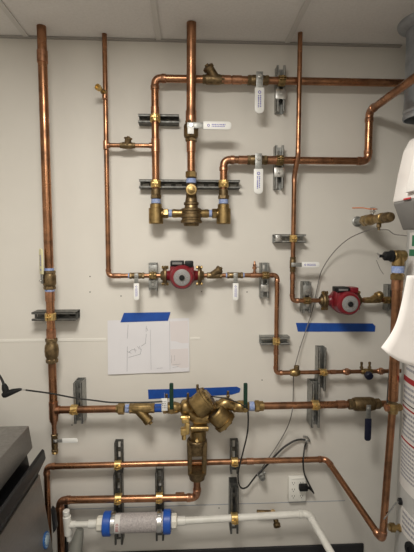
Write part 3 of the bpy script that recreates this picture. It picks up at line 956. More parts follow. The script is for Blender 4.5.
MB().sphere(Rp(372) + V((.45, -.45, .5)).normalized() * .044, .021).build('round_cap', M['brass'], wf)
vstrut('grey bracket half hidden behind the heater pipe', 392, 285, 311, 0.053, M['galv'], clamps=[(Rp(387), X, R34, M['brass'])])

# ------------------------------------------------------------------ lower return lines
dG = 0.0555
dH = 0.078
zG = at(180, 463, dG).z
zH = at(130, 498, dH).z
Gp = lambda px: hz(px, 463, dG, zG)
xG0 = at(47, 480, dG).x
cE = Gp(326.5)
pv_d = 0.50                      # heater riser stands out from the wall
bot = at(382.3, 540.5, 0.49)
dirv = (bot - cE)
pipe('long thin copper return line behind the backflow drain, running to the heater at right', [V((xG0, -dG, FZ + .001)), V((xG0, -dG, zG)), cE, bot, at(392.5, 408, 0.49)], R1, 'copper pipe runs', [(Gp(250), X)])
Hp = lambda px: hz(px, 498, dH, zH)
xH0 = at(60.3, 520, dH).x
xg = B(197, 460).x
pipe('copper drain line from the backflow preventer, turning down at left', [V((xH0, -dH, FZ + .001)), V((xH0, -dH, zH)), V((xg, -dH - .012, zH)), V((xg, -dA, B(197, 474).z))], R125, 'copper pipe runs', [(Hp(180), X)])
vstrut('upper of the two stacked dark brackets above the white filter, on the thin return line', 118.5, 443, 473, 0.041, M['dark_strut'], clamps=[(Gp(118), X, R1, M['gold'])])
FX0, FX1 = 103, 171
dK = 0.118
zK = at(137, 522.5, dK).z
Kp = lambda px: hz(px, 522, dK, zK)
rK = 0.050
vstrut('dark bracket under the left end of the white and blue filter', 118, 475, 545, 0.060, M['dark_strut'], clamps=[(Hp(118.5), X, R125, M['gold'])])
vstrut('dark bracket under the right end of the white and blue filter', 159.5, 473, 541, 0.060, M['dark_strut'], clamps=[(Hp(159.5), X, R125, M['gold'])])
vstrut('dark bracket on the thin return line right of the backflow drain', 234.5, 442, 474, 0.041, M['dark_strut'], clamps=[(Gp(234.5), X, R1, M['gold'])])

# filter
fl = thing('inline_filter', Kp(137), 'clear grey inline filter cylinder with blue end rings and white nuts', 'filter')
MB().cyl(Kp(110), Kp(165), rK * .88, seg=32).build('cartridge', M['filter'], fl)
for a0, a1 in ((103.5, 111.5), (163.5, 171)):
    A0, A1 = Kp(a0), Kp(a1)
    tag(MB().cyl(A0, A1, rK * 1.1, seg=32, bev=.004).build('end_ring', M['blue_plastic'], fl), 'blue end ring')
for a0, a1 in ((97, 104), (171, 177)):
    MB().nut(Kp(a0), Kp(a1), rK * .72, seg=8).build('end_nut', M['nut_white'], fl)
for a0 in (113.5, 159.5):
    MB().ring(Kp(a0), X, rK * .86, rK * .95, .022, 32).box(Kp(a0) + Z * (rK * .98), .022, .03, .014, bev=.003).build('hose_clamp', M['silver'], fl)
sg = MB()
n = 14
for i in range(n):
    pass
lab = MB()
vs, fs = [], []
for i in range(n + 1):
    a = math.radians(-60 + 150 * i / n)
    for xx in (Kp(115.5).x, Kp(121).x):
        vs.append(V((xx, -dK - math.cos(a) * rK * .9, zK + math.sin(a) * rK * .9)))
for i in range(n):
    fs.append((2 * i, 2 * i + 1, 2 * i + 3, 2 * i + 2))
lb = lab.add(vs, fs).build('label_sticker', M['label'], fl)
mk = MB()
for i, a in enumerate((-12, -4, 4, 12, 22, 30)):
    a = math.radians(a)
    w_ = (.016, .012, .018, .014, .016, .01)[i]
    q = V((Kp(118.3).x, -dK - math.cos(a) * rK * .905, zK + math.sin(a) * rK * .905))
    mk.box(q, w_, .0008, .0022, X, V((0, -math.cos(a), math.sin(a))), V((0, math.sin(a), math.cos(a))))
mk.build('lettering', M['ink_red'], lb, smooth=False)
# white pvc
rP = 0.0168
xT = at(67.5, 525, dK).x
pt = thing('plastic_pipe', V((xT, -dK, zK)), 'white plastic tee and short pipe at the left end of the filter', 'pipe', 'white plastic pipes')
MB().tube([V((xT - .004, -dK, at(66, 511, dK).z)), V((xT, -dK, zK)), V((xT + .008, -dK, at(69, 540, dK).z))], rP * .8, 18).build('tube', M['pvc'], pt)
MB().cyl(V((xT - .002, -dK, zK + .045)), V((xT + .003, -dK, zK - .05)), rP * 1.15, bev=.002).cyl(V((xT, -dK, zK)), V((xT + .04, -dK, zK)), rP * 1.0, bev=.002).cyl(V((xT - .004, -dK, at(66, 511, dK).z - .02)), V((xT - .004, -dK, at(66, 511, dK).z + .003)), rP * .95, bev=.002).build('tee', M['pvc'], pt)
MB().cyl(V((xT + .03, -dK, zK)), Kp(97), rP * .8).build('tube', M['pvc'], pt)
MB().cyl(Kp(88), Kp(97.5), rP * 1.15, bev=.002).build('coupling', M['pvc'], pt)
wA, wB = Kp(177), at(308.5, 513.5, dK - .005)
wC = wB + (at(338, 565, .40) - wB) * 2.2
pw = pipe('long white plastic pipe from the filter, bending down and forward at right', [wA, wB, wC], rP, 'white plastic pipes', mat=M['pvc'], emat=M['pvc'], name='plastic_pipe')
dw = (wB - wA).normalized()
coupling(wA + dw * .022, X, rP, pw, L=.04, mat=M['pvc'], f=1.25)
q = wA + dw * ((at(234.5, 517, dK).x - wA.x) / dw.x)
vstrut('lower dark bracket holding the long white plastic pipe', 234.5, 488, 534, 0.095, M['dark_strut'], clamps=[(q, X, rP, M['gold'])], back=.055)
sp = thing('hose_bib', at(275, 513, .03), 'old brass hose bib poking out under the long white pipe', 'valve')
MB().cyl(at(257, 512, .04), at(275, 512.5, .04), .011).cyl(at(273, 512, 0), at(273, 512, .05), .013).build('body', M['bronze'], sp)
MB().cyl(at(274, 513, .05), at(277, 525, .085), .013).lathe(at(276.5, 523, .08), (at(277.5, 528, .10) - at(276.5, 523, .08)), [(0, .014), (.004, .018), (.018, .018), (.019, .011), (.012, .010)], 18).build('spout', M['bronze'], sp)
sl = tag(MB().tube(catmull([at(80, 529, .13), at(78, 538, .14), at(75, 552, .16), at(73, 570, .18)], 5), .03, 18, [.018 + .0016 * i for i in range(16)]).build('plastic_sleeve', M['sleeve']), 'grey translucent plastic drain sleeve widening downward below the white tee', 'sleeve')
tag(MB().tube(catmull([at(66, 503, .03), at(66.3, 520, .03), at(66.5, 545, .03), at(66.5, 580, .03)], 5), .009, 10).build('hose', M['rubber']), 'black hose between the copper drain drop and the white plastic tee', 'hose')

# ------------------------------------------------------------------ wall stub with orange lever
dS = .33
q0 = at(357, 221.5, 0)
sv = thing('ball_valve', q0, 'brass ball valve with orange lever standing straight out of the wall', 'valve')
MB().cyl(q0, q0 + OUT * .09, .0155).lathe(q0, OUT, [(0, .026), (.004, .026), (.007, .020), (.02, .018)], 22).build('nipple', M['galv'], sv)
MB().nut(q0 + OUT * .085, q0 + OUT * .125, .0285).lathe(q0 + OUT * .12, OUT, [(0, .02), (.008, .025), (.03, .027), (.05, .024), (.06, .020), (.12, .020), (.124, .0235), (.15, .0235), (.152, .020), (.17, .020)], 22).build('body', M['brass'], sv)
MB().lathe(q0 + OUT * .285, OUT, [(0, .019), (.004, .023), (.03, .023), (.05, .0205), (.055, .018), (.058, .010)], 22).build('hose_end', M['bronze'], sv)
q1 = q0 + OUT * .17 + Z * .026
MB().cyl(q1, q1 + Z * .026, .008, seg=12).nut(q1 + Z * .006, q1 + Z * .014, .013).nut(q1 + Z * .022, q1 + Z * .030, .011).build('stem', M['silver'], sv)
pts = [q1 + Z * .020 + OUT * .02 + X * .01, q1 + Z * .022, q1 + Z * .024 - OUT * .02 - X * .012, q1 + Z * .030 - OUT * .035 - X * .03, q1 + Z * .031 - OUT * .055 - X * .072]
hp = catmull(pts, 6)
hm = MB()
vs, fs = [], []
sd = V((.75, -.66, 0)).cross(Z).normalized()
for i, p in enumerate(hp):
    for (a, b) in ((-.010, -.0022), (.010, -.0022), (.010, .0022), (-.010, .0022)):
        vs.append(p + sd * a + Z * b)
for i in range(len(hp) - 1):
    for k in range(4):
        k2 = (k + 1) % 4
        fs.append((4 * i + k, 4 * i + k2, 4 * i + 4 + k2, 4 * i + 4 + k))
fs += [(3, 2, 1, 0), tuple(range(len(vs) - 4, len(vs)))]
tag(hm.add(vs, fs).build('handle', M['orange_handle'], sv), 'orange lever')
MB().nut(q0 + OUT * .235 - Z * .018, q0 + OUT * .235 - Z * .04, .011).cyl(q0 + OUT * .235 - Z * .04, q0 + OUT * .235 - Z * .052, .006, seg=10).build('drain_plug', M['bronze'], sv)
wq = q0 + OUT * .235 - Z * .05
tag(MB().tube(catmull([wq, at(372, 229, .2), at(350, 238, .1), at(334, 252, .05), at(322, 270, .03), at(317.5, 287, .02), at(313, 308, .02), at(308, 324, .02), at(300, 348, .03), at(295, 366, .05)], 8), .0024, 8).build('wire', M['grey_cable']), 'thin grey wire looping from the orange-levered valve down past the lower pump', 'wire')
tag(MB().tube(catmull([wq + X * .004, at(388, 230, .28), at(394, 234, .32), at(404, 235.5, .36), at(410, 236, .38)], 8), .0022, 8).build('wire', M['grey_cable']), 'short thin wire from the orange-levered valve to the heater', 'wire')

# ------------------------------------------------------------------ heater, its riser, duct
dT = .50
tk_c = V((1.165, -dT, 0))
rT = .285
tk = thing('water_heater', tk_c, 'tall grey water heater tank covered in white and red stickers at right edge', 'water heater')
MB().lathe(tk_c + Z * .10, Z, [(0, rT - .02), (.004, rT), (1.60, rT), (1.615, rT - .01), (1.63, rT - .06)], 64).build('tank', M['tank'], tk)
MB().lathe(tk_c + Z * FZ, Z, [(0, rT - .05), (.105 - FZ, rT - .05)], 48).build('plinth', M['disp_grey'], tk)


def arc(a0, a1, z0, z1, off, n=20):
    """patch on the tank between two angles (degrees from -Y toward -X)"""
    vs, fs = [], []
    for i in range(n + 1):
        a = math.radians(a0 + (a1 - a0) * i / n)
        for (z, o) in ((z0, off), (z1, off), (z1, 0), (z0, 0)):
            vs.append(tk_c + V((-math.sin(a) * (rT + o), -math.cos(a) * (rT + o), z)))
    for i in range(n):
        for k in range(4):
            k2 = (k + 1) % 4
            fs.append((4 * i + k, 4 * i + k2, 4 * i + 4 + k2, 4 * i + 4 + k))
    fs += [(0, 1, 2, 3), tuple(reversed(range(4 * n, 4 * n + 4)))]
    return vs, fs


def patch(name, a0, a1, z0, z1, off, mat, par, lab=None):
    o = MB().add(*arc(a0, a1, z0, z1, off)).build(name, mat, par, ang=60)
    if lab:
        tag(o, lab)
    return o


def tank_rows(par, a0, a1, z1, z0, rows, mat, seed):
    rnd = random.Random(seed)
    mb = MB()
    for i in range(rows):
        z = z1 + (z0 - z1) * (i + .5) / rows
        a = a1
        end = a0 + rnd.uniform(0, .25) * (a1 - a0)
        while a > end:
            w_ = rnd.uniform(.8, 2.6)
            mb.add(*arc(a - w_, a, z, z + abs(z1 - z0) / rows * .45, .0022, 2))
            a -= w_ + .7
    return mb.build('lettering', mat, par, smooth=False)


s1 = patch('sticker', 8, 104, .60, 1.30, .0012, M['label'], tk, 'large white instruction sticker')
for z in (1.045, .935, .80):
    patch('stripe', 8, 103, z, z + (.022 if z > 1 else .007), .002, M['ink_red'], s1)
patch('stripe', 8, 103, .955, .959, .002, M['ink_black'], s1)
tank_rows(s1, 14, 101, 1.03, .965, 3, M['ink_grey'], 3)
tank_rows(s1, 14, 101, .925, .815, 6, M['ink_grey'], 4)
tank_rows(s1, 14, 101, .79, .64, 9, M['ink_grey'], 5)
tank_rows(s1, 14, 98, 1.15, 1.085, 3, M['ink_grey'], 6)
patch('emblem', 30, 96, 1.175, 1.215, .002, M['ink_blue'], s1)
patch('emblem', 34, 96, 1.225, 1.235, .002, M['ink_blue'], s1)
s2 = patch('sticker', 8, 103, 1.47, 1.645, .0012, M['label'], tk, 'white and dark green sticker near the top')
patch('stripe', 8, 102, 1.553, 1.579, .002, M['ink_green'], s2)
rb = MB()
for (a0, a1, z0, z1) in ((80, 95, 1.592, 1.598), (80, 95, 1.628, 1.634), (92, 97, 1.592, 1.634), (80, 91, 1.608, 1.616), (60, 74, 1.594, 1.632)):
    rb.add(*arc(a0, a1, z0, z1, .0022, 4))
rb.build('emblem', M['ink_green'], s2, smooth=False)
s3 = patch('sticker', 20, 98, .415, .52, .0012, M['label'], tk, 'small white sticker below the large one')
tank_rows(s3, 24, 94, .51, .425, 4, M['ink_grey'], 9)
an = math.radians(80)
nv = V((-math.sin(an), -math.cos(an), 0))
MB().ring(tk_c + nv * (rT + .004) + Z * .385, nv, .018, .034, .012).cyl(tk_c + nv * (rT - .004) + Z * .385, tk_c + nv * (rT + .004) + Z * .385, .02).build('access_ring', M['black'], tk)
an = math.radians(98)
nv = V((-math.sin(an), -math.cos(an), 0))
g0 = tk_c + nv * rT + Z * at(399, 508, .5).z
MB().cyl(g0 - nv * .003, g0 + nv * .012, .014, bev=.003).build('grommet', M['black'], tk)
MB().tube([g0, g0 + nv * .02 - Z * .006, at(384, 519, .53)], .0028, 10).build('sensor_tube', M['galv'], tk)
g1 = tk_c + nv * rT + Z * at(396, 531.5, .48).z
MB().lathe(g1 - nv * .004, nv, [(0, .016), (.012, .016), (.013, .011), (.02, .011), (.026, .011), (.027, .0185), (.044, .0185), (.045, .014), (.052, .014)], 8).build('drain_cock', M['brass'], tk)

xU = at(395.5, 330, dT).x
hr_top = at(398, 268, dT)
Tq = at(392.8, 407.5, .49)
hp_ = pipe('thick copper pipe rising beside the water heater behind the curling paper sheet', [Tq + Z * .03, V((xU, -dT, at(397, 279, dT).z))], R15 * .92, 'copper pipe runs', [(V((xU, -dT, at(397, 284, dT).z)), Z)])
ht = thing('pipe_tee', Tq, 'brass tee band on the copper heater pipe beside the blue lever', 'fitting')
MB().lathe(Tq - Z * .028, Z, [(.006, .019), (.014, .0205), (.018, .0205), (.02, .0235), (.034, .0235), (.036, .0205), (.046, .0195)], 22).cyl(Tq, Tq + X * .036, .011).nut(Tq + X * .018, Tq + X * .034, .015).build('body', M['brass'], ht)
MB().cyl(Tq - X * .03, Tq, .015).build('socket', M['copper2'], ht)
tr = thing('relief_valve', hr_top, 'brass elbow valve with black plastic knob on top of the heater pipe', 'valve')
H0 = V((xU, -dT, at(397, 279, dT).z))
H1 = V((xU, -dT, at(397, 256, dT).z))
MB().nut(H0 - Z * .004, H0 + Z * .02, .026).cyl(H0 + Z * .015, H0 + Z * .06, .020).build('union', M['brass'], tr)
tape_ring(H0 + Z * .037, Z, .0235, .026, tr)
MB().cyl(H0 + Z * .05, H1 + Z * .002, .023, bev=.003).cyl(H1 - X * .022, H1 + X * .028, .0225, bev=.004).sphere(H1, .0235).build('body', M['brass'], tr)
K0 = H1 - X * .020
MB().lathe(K0, -X, [(0, .019), (.003, .023), (.010, .023), (.012, .0185), (.034, .0175), (.038, .013), (.040, .006), (.056, .006)], 20).build('knob', M['black'], tr)
MB().cyl(K0 - X * .05, K0 - X * .064 + Z * .012, .0035, seg=8).cyl(K0 - X * .056, K0 - X * .062 - Z * .012, .003, seg=8).build('spindle', M['silver'], tr)
MB().tube([K0 - X * .066 - Z * .016, K0 - X * .05 - Z * .05, K0 - X * .036 - Z * .07], .0012, 6).build('seal_wire', M['grey_cable'], tr)
tag(MB().tube([V((xU + .052, -.40, 1.56)), V((xU + .045, -.40, 1.2)), V((xU + .036, -.40, .93))], .009, 12).build('hose', M['rubber']), 'dark hose running down between the copper heater pipe and the tank', 'hose')

vd_c = at(404, 60, .22)
vc = V((vd_c.x + .094, -.22, 0))
dz = at(406, 119, .22).z
du = thing('vent_duct', V((vc.x, vc.y, dz)), 'round galvanised vent duct coming down from a ceiling collar at top right', 'duct')
MB().lathe(V((vc.x, vc.y, dz)), Z, [(0, .079), (.004, .081), (.02, .081), (.026, .078), (.03, .081), (.045, .081), (.05, .078), (CEIL - dz, .078), (CEIL - dz, .074), (0.0, .074)], 40, hollow=True).build('duct_wall', M['duct'], du)
MB().lathe(V((vc.x, vc.y, CEIL - .032)), Z, [(0, .079), (.006, .094), (.018, .112), (.028, .116), (.032, .116), (.032, .079)], 40, hollow=True).build('ceiling_collar', M['duct'], du)
MB().box(V((vc.x - .02, vc.y - .0775, (dz + CEIL) / 2)), .006, .003, CEIL - dz - .07).build('seam', M['duct'], du)

# ------------------------------------------------------------------ paper towel dispenser and towel
y0, y1 = -1.18, -.85
f1 = at(392, 203, .85)
f2 = at(404, 148, .85)
f3 = at(402, 230, .85)
P = [V((f3.x + .03, y1, f3.z)), V((f3.x, y1, f3.z)), V((f1.x - .002, y1, f1.z - .012)), V((f1.x, y1, f1.z + .01)), V((f1.x + .012, y1, f1.z + .08)), V((f2.x - .004, y1, f2.z - .012)), V((f2.x + .012, y1, f2.z + .02)), V((f2.x + .05, y1, f2.z + .04)), V((XJ, y1, f2.z + .05)), V((XJ, y1, f3.z))]
ds = thing('wall_dispenser', V((XJ, (y0 + y1) / 2, f3.z)), 'white plastic wall dispenser with rounded top and grey underside at right edge', 'dispenser')
split = f1.z - .006
hood = [V((f1.x, y1, f1.z)), V((f1.x + .0015, y1, f1.z + .012))] + P[4:9] + [V((XJ, y1, f1.z))]
MB().prism(hood, V((0, y0 - y1, 0)), bev=.006).build('cover', M['disp'], ds)
chin = [V((f3.x, y1 - .004, f3.z)), V((f1.x + .002, y1 - .004, f1.z - .004)), V((f1.x + .004, y1 - .004, f1.z + .002)), V((XJ, y1 - .004, f1.z + .002)), V((XJ, y1 - .004, f3.z))]
MB().prism(chin, V((0, y0 - y1 + .008, 0)), bev=.002).build('base', M['disp_grey'], ds)
# raised window frame on the front face
fn = V((f2.x - f1.x, 0, f2.z - f1.z)).normalized()
fo = V((-fn.z, 0, fn.x))
fc = V((f1.x, (y0 + y1) / 2 - .038, f1.z)) + fn * .092 + fo * .004
MB().box(fc, .235, .150, .016, Y, fn, fo, bev=.002).build('front_panel', M['label'], ds)
MB().box(V((f1.x, y1 - .082, f1.z)) + fn * .003 + fo * .0015, .035, .005, .003, Y, fn, fo, bev=.001).build('emblem', M['ink_red'], ds)
# curling sheet on the heater
nu = 16
edge = catmull([at(406.8, 275.5, .80), at(402.5, 298, .80), at(397, 320, .81), at(390.5, 334, .82), at(381, 347.5, .84)], 6)
redge = catmull([V((1.10, -.779, 1.505)), V((1.10, -.779, 1.44)), V((1.10, -.779, 1.37)), V((1.10, -.779, 1.29)), V((1.10, -.779, 1.215))], 6)
vs, fs = [], []
for j in range(len(edge)):
    t = j / (len(edge) - 1)
    for i in range(nu + 1):
        s_ = i / nu
        p = edge[j].lerp(redge[j], s_) + V((0, .028 * math.sin(s_ * math.pi) * (.3 + .7 * t), -.062 * t * t * (1 - math.exp(-s_ / .13))))
        vs.append(p)
for j in range(len(edge) - 1):
    for i in range(nu):
        a = j * (nu + 1) + i
        fs.append((a, a + 1, a + nu + 2, a + nu + 1))
to = MB().add(vs, fs).build('paper_sheet', M['towel'], ang=80, loc=at(406.8, 275.5, .80))
tag(to, 'blank white paper sheet curling off the front of the water heater', 'paper')
to.modifiers.new('thickness', 'SOLIDIFY').thickness = .0008

# ------------------------------------------------------------------ paper, tape strips
c = at(148, 346.5, 0)
ps = thing('paper_sheet', V((c.x, -.001, c.z)), 'white sheet with a faint pencil pipe diagram taped to the wall', 'paper')
tl, tr_, br, bl_ = at(107.5, 320.5, .0012), at(189, 318, .002), at(189.5, 371.5, .006), at(108, 374.5, .006)
g = MB()
vs, fs = [], []
for j in range(9):
    for i in range(13):
        s_, t = i / 12, j / 8
        p = (tl.lerp(tr_, s_)).lerp(bl_.lerp(br, s_), t)
        vs.append(p + OUT * (.0012 * (1 + math.sin(s_ * 11)) * t))
for j in range(8):
    for i in range(12):
        a = j * 13 + i
        fs.append((a, a + 1, a + 14, a + 13))
po = g.add(vs, fs).build('sheet', M['paper'], ps, smooth=False)


def pl(mb, x0, y0_, x1, y1_, w_=.0016):
    """a pencil stroke on the sheet between two photo points"""
    a = at(x0, y0_, .0) 
    def onp(px, py):
        s_ = (px - 107.5) / 81.5
        t = (py - 319.5) / 54
        p = (tl.lerp(tr_, s_)).lerp(bl_.lerp(br, s_), t)
        return p + OUT * (.0012 * (1 + math.sin(s_ * 11)) * t + .0008)
    a, b = onp(x0, y0_), onp(x1, y1_)
    d = (b - a)
    L = d.length
    d.normalize()
    mb.box((a + b) / 2, L, .0006, w_, d, OUT, d.cross(OUT))


k = MB()
for s_ in ((128, 324, 127, 338), (127, 346, 126.5, 371), (146, 326, 145.8, 332), (146, 334, 145, 344), (128, 352, 132, 349), (132, 349, 136, 350), (137, 346, 139, 349), (139, 346, 140, 350), (141, 346, 145, 343.5), (128, 357, 140, 354), (140, 354, 141, 349), (127, 351, 131, 353), (134, 348, 135, 352), (146.5, 328, 147.5, 331)):
    pl(k, *s_)
k.build('pencil_drawing', M['ink_grey'], ps, smooth=False)
k = MB()
for s_ in ((171, 351, 171, 364), (174, 353, 174, 362), (172, 366, 180, 365.5), (172, 368.5, 178, 368), (156, 369, 162, 368.7), (169.4, 322, 169.4, 371), (150, 330, 150.5, 370)):
    pl(k, *s_, w_=.0011)
k.build('print_lines', M['ink_grey'], ps, smooth=False)
k = MB()
for (x0, x1, y0_, y1_) in ((170.2, 188, 322, 349), (170.2, 188, 350, 370)):
    pl(k, x0, (y0_ + y1_) / 2, x1, (y0_ + y1_) / 2 - .3, w_=mm(y1_ - y0_))
kk = k.build('title_block', M['paper_pink'], ps, smooth=False)
kk.location = kk.location - OUT * .0004


def tape(label, pts, d=.0002):
    P = [at(px, py, 0) for (px, py) in pts]
    c = sum(P, V()) / len(P)
    o = MB().prism([p + OUT * d for p in P], OUT * (.0008 if d > .002 else .0014)).build('masking_tape', M['tape'], smooth=False, loc=V((c.x, 0, c.z)))
    return tag(o, label, 'tape', 'blue masking tape strips')


tape('short blue tape strip holding the top of the paper sheet', [(124, 312.8), (170.5, 312.0), (168, 320.6), (120.5, 322.2)], d=.0028)
tape('long blue tape strip behind the backflow preventer', [(148, 389.5), (180, 388.8), (237, 386.6), (240.5, 388.5), (239.5, 392.2), (232, 394.5), (190, 397), (148.5, 399)])
tape('wide blue tape strip under the lower red pump', [(295.8, 322.8), (372.5, 323.4), (375.3, 326), (374.8, 331.6), (297.8, 331.6), (297, 328)])

# ------------------------------------------------------------------ outlet and cables
oc = at(296.2, 486.8, 0)
ol = thing('wall_outlet', V((oc.x, 0, oc.z)), 'white six-socket wall outlet adaptor with one black plug', 'outlet')
w_, h_ = mm(18.5), mm(27)
MB().box(V((oc.x, -.013, oc.z)), w_, .026, h_, bev=.006).build('body', M['outlet'], ol)
MB().box(V((oc.x, -.0268, oc.z + h_ * .46)), w_ * .7, .003, .006, bev=.001).build('top_ridge', M['outlet'], ol)
for i in (-1, 1):
    for j in (-1, 0, 1):
        k = MB()
        q = V((oc.x + i * w_ * .24, -.0263, oc.z + j * h_ * .27))
        for s_ in (-1, 1):
            k.box(q + X * s_ * .006 + Z * .003, .0022, .001, .008)
        k.cyl(q - Z * .007, q - Z * .007 + OUT * .0006, .0024, seg=10)
        k.build('socket', M['ink_black'], ol, smooth=False)
pg = thing('power_plug', at(304, 486, .03), 'black power plug in the white outlet with its cord going up', 'plug')
q = at(303.5, 486, .03)
MB().box(q + OUT * .012 - X * .004, .046, .024, .034, bev=.006).cyl(q + OUT * .014 + X * .012, q + OUT * .014 + X * .032 - Z * .003, .009, .006).tube(catmull([q + OUT * .014 + X * .03 - Z * .003, at(311.5, 490, .045), at(314, 493.5, .045)], 5), .006, 10, [.009 - .0006 * i for i in range(11)]).build('plug_body', M['black'], pg)
MB().tube(catmull([at(313.5, 492.5, .045), at(309, 484, .05), at(304.5, 474, .05), at(303.2, 462, .075), at(304.5, 448, .04), at(306, 443, .015)], 7), .0042, 10).build('cord', M['rubber'], pg)
cl_ = thing('cable_clip', at(307, 440, 0), 'small grey metal cable hook on the wall above the outlet', 'clip')
MB().tube(catmull([at(303, 436, .01), at(307.5, 437, .012), at(310, 441.5, .012), at(307, 440.5, .014), at(306, 446, .012)], 5), .0032, 8).cyl(at(307, 441, 0), at(307, 441, .012), .005).cyl(at(306.5, 443, .012), at(306, 449, .012), .0055, seg=12).build('hook', M['galv'], cl_)
tag(MB().tube(catmull([at(245, 405, .16), at(248, 412, .14), at(247.5, 432, .10), at(243, 452, .085), at(238.6, 470, .08), at(238.5, 482, .06), at(241.5, 488, .05), at(247, 487, .04), at(252, 481, .035), at(257, 474.5, .05)], 7), .0040, 10).build('cable', M['rubber']), 'black cable hanging in a loop from the right green-handled valve', 'cable')
tag(MB().tube(catmull([at(258, 474, .05), at(266, 466, .04), at(274, 457, .03), at(283, 448, .025), at(293, 441.5, .02), at(300, 439.5, .015), at(305.5, 440, .02)], 7), .0050, 10).build('cable', M['rubber']), 'thick dark cable arching from the wall connector up to the metal hook', 'cable')
tag(MB().tube(catmull([at(293.5, 373, .05), at(293.3, 392, .02), at(292, 412, .13), at(287, 428, .03), at(278, 444, .02), at(268, 459, .03), at(262, 468, .035)], 7), .0026, 8).build('wire', M['grey_cable']), 'thin grey wire hanging from the brass flow check to the wall connector', 'wire')
cn = thing('cable_connector', at(262, 475, 0), 'dark metal cable gland sticking out of the wall under the thin return line', 'connector')
q = at(261, 473, 0)
MB().cyl(q, q + OUT * .03, .012).nut(q + OUT * .02, q + OUT * .036, .017).build('base', M['dark_strut'], cn)
q2 = at(261, 474, .035)
e2 = at(263, 479, .075)
dd = (e2 - q2)
MB().lathe(q2 - dd * .1, dd, [(0, .010), (.008, .0175), (.024, .0175), (.026, .0145), (.042, .014), (.043, .0085), (.034, .008)], 16).build('gland', M['galv'], cn)
MB().cyl(q2 + X * .004, q2 + X * .022 + Z * .010, .007, seg=12).cyl(q2 - X * .02 - Z * .004, q2, .0085, seg=12).build('side_port', M['galv'], cn)

# left probe
pb = thing('cable_connector', at(10, 390, .30), 'black angled plug with its cable at the left edge', 'connector')
dP = .30
MB().tube([at(3.2, 395.5, dP), at(5, 394.5, dP), at(13, 391.5, dP), at(20, 389.5, dP), at(22, 389.3, dP)], .01, 14, [.011, .0145, .012, .0065, .004]).build('plug_body', M['black'], pb)
MB().tube([at(6.5, 393, dP), at(5, 388, dP), at(3.8, 384, dP)], .011, 12, [.0125, .0135, .008]).build('boot', M['black'], pb)
MB().tube(catmull([at(4.2, 386, dP), at(2, 380, dP), at(-2, 374, dP), at(-10, 366, dP - .02), at(-25, 358, dP - .05)], 5), .0052, 10).build('cord', M['rubber'], pb)
MB().cyl(at(21.5, 389.4, dP), at(25.5, 390, dP), .0032, seg=10).build('tip', M['silver'], pb)
tag(MB().tube(catmull([at(25.5, 390, dP), at(30, 390.6, dP - .01), at(52, 393.6, .235), at(75, 398, .19), at(95, 400.5, .165), at(110, 402.3, .15), at(130, 402.6, .15), at(150, 402.2, .15), at(162, 401.5, .148)], 7), .0036, 10).build('cable', M['rubber']), 'thin black cable stretched from the angled plug across the left pipes', 'cable')
tag(MB().tube(catmull([at(208, 396, .10), at(216, 397, .17), at(226, 398.5, .17), at(236, 402, .16), at(244, 406, .16)], 6), .003, 8).build('cable', M['rubber']), 'short black cable draped behind the tilted drums to the right green valve', 'cable')

# ------------------------------------------------------------------ stainless bin at lower left
im = thing('ice_bin', V((-1.2, -.75, 0)), 'stainless steel bin with sloping front and black lid handle at lower left', 'appliance')
D0, D1 = .30, 1.25
A_ = lambda px, py: V((at(px, py, D0).x, -D0, at(px, py, D0).z))
p1, p2, p3, p4, p5 = A_(29, 425.5), A_(33, 448), A_(27, 452), A_(40, 474), A_(55, 560)
slope = (p5.x - p4.x) / (p5.z - p4.z)
foot = V((p4.x + slope * (.10 - p4.z), -D0, .10))
xbk = XL + .06
ext = OUT * (D1 - D0)
MB().prism([p1, p2, V((xbk, -D0, p2.z)), V((xbk, -D0, p1.z))], ext, bev=.004).build('lid', M['steel'], im)
MB().prism([p4, foot, V((xbk, -D0, .10)), V((xbk, -D0, p4.z))], ext, bev=.004).build('door', M['steel'], im)
MB().prism([V((p2.x - .03, -D0 - .004, p2.z + .002)), V((p4.x - .035, -D0 - .004, p4.z - .004)), V((xbk + .01, -D0 - .004, p4.z - .004)), V((xbk + .01, -D0 - .004, p2.z + .002))], OUT * (D1 - D0 - .008)).build('recess_strip', M['black'], im)  # black inset strip stands in for the dark recess between lid and door
MB().prism([A_(42.3, 448.6), A_(44.5, 450), A_(46, 458), A_(38, 474.5), A_(33, 474.5), A_(31, 466), A_(36, 457)], ext, bev=.003).build('lid_handle', M['black'], im)
MB().prism([V((foot.x - .02, -D0 - .02, FZ)), V((xbk + .03, -D0 - .02, FZ)), V((xbk + .03, -D0 - .02, .102)), V((foot.x - .02, -D0 - .02, .102))], OUT * (D1 - D0 - .04)).build('plinth', M['black'], im)
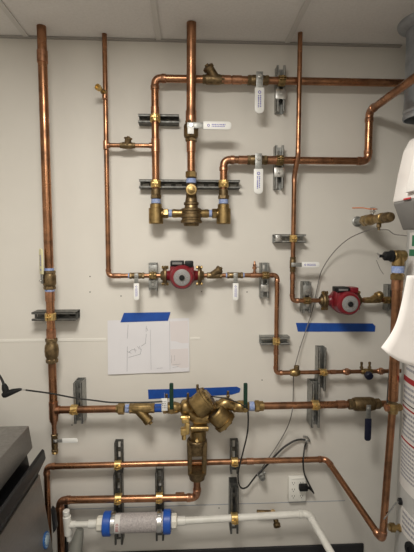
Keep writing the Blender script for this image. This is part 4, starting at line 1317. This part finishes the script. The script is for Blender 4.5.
MB().prism([A_(50.5, 509), A_(54, 513), A_(56, 530), A_(53, 534)], Y * .03, bev=.003).build('corner_guard', M['black'], im)
# badge on the sloping door
dn = V((foot.x - p4.x, 0, foot.z - p4.z)).normalized()
dno = V((-dn.z, 0, dn.x))
bz = .385
bp_ = V((p4.x + slope * (bz - p4.z), -.36, bz)) 
for tries in range(60):
    r_ = bp_ - CAM
    py = 276 - F_PX * r_.dot(upv) / r_.dot(fwd)
    bz += (py - 540) * .002
    bp_ = V((p4.x + slope * (bz - p4.z), -.35, bz))
bg = MB().lathe(bp_ - dno * .001, dno, [(0, .033), (.004, .033), (.005, .030)], 28).build('badge', M['badge'], im)
MB().lathe(bp_ + dno * .0035, dno, [(0, .019), (.0022, .019), (.0026, .018)], 24).build('badge_centre', M['badge_light'], bg)
k = MB()
for i in range(14):
    a = 2 * math.pi * i / 14
    k.box(bp_ + dno * .0045 + (Y * math.cos(a) + dn * math.sin(a)) * .0245, .0025, .005, .0008, Y * -math.sin(a) + dn * math.cos(a), Y * math.cos(a) + dn * math.sin(a), dno)
k.build('lettering', M['badge_light'], bg, smooth=False)

# ------------------------------------------------------------------ light
def area(name, loc, sx, sy, power, col, spread=180):
    l = bpy.data.lights.new(name, 'AREA')
    l.shape = 'RECTANGLE'
    l.size, l.size_y = sx, sy
    l.energy = power
    l.color = col
    l.spread = math.radians(spread)
    o = bpy.data.objects.new(name, l)
    COL.objects.link(o)
    o.location = loc
    return o


area('ceiling_light', V((-.22, -1.5, CEIL - .012)), .5, .5, 43, (1.0, .955, .87))
area('ceiling_light', V((-.2, -3.3, CEIL - .012)), 1.1, .55, 16, (1.0, .955, .88))  # unseen second lamp further back, added as a dim fill
w_ = bpy.data.worlds.new('world')
SC.world = w_
w_.use_nodes = True
w_.node_tree.nodes['Background'].inputs[0].default_value = (.9, .95, 1, 1)
w_.node_tree.nodes['Background'].inputs[1].default_value = .05
SC.view_settings.view_transform = 'Standard'
SC.view_settings.look = 'None'
SC.view_settings.gamma = 1
SC.view_settings.use_curve_mapping = False
SC.view_settings.exposure = 0.0
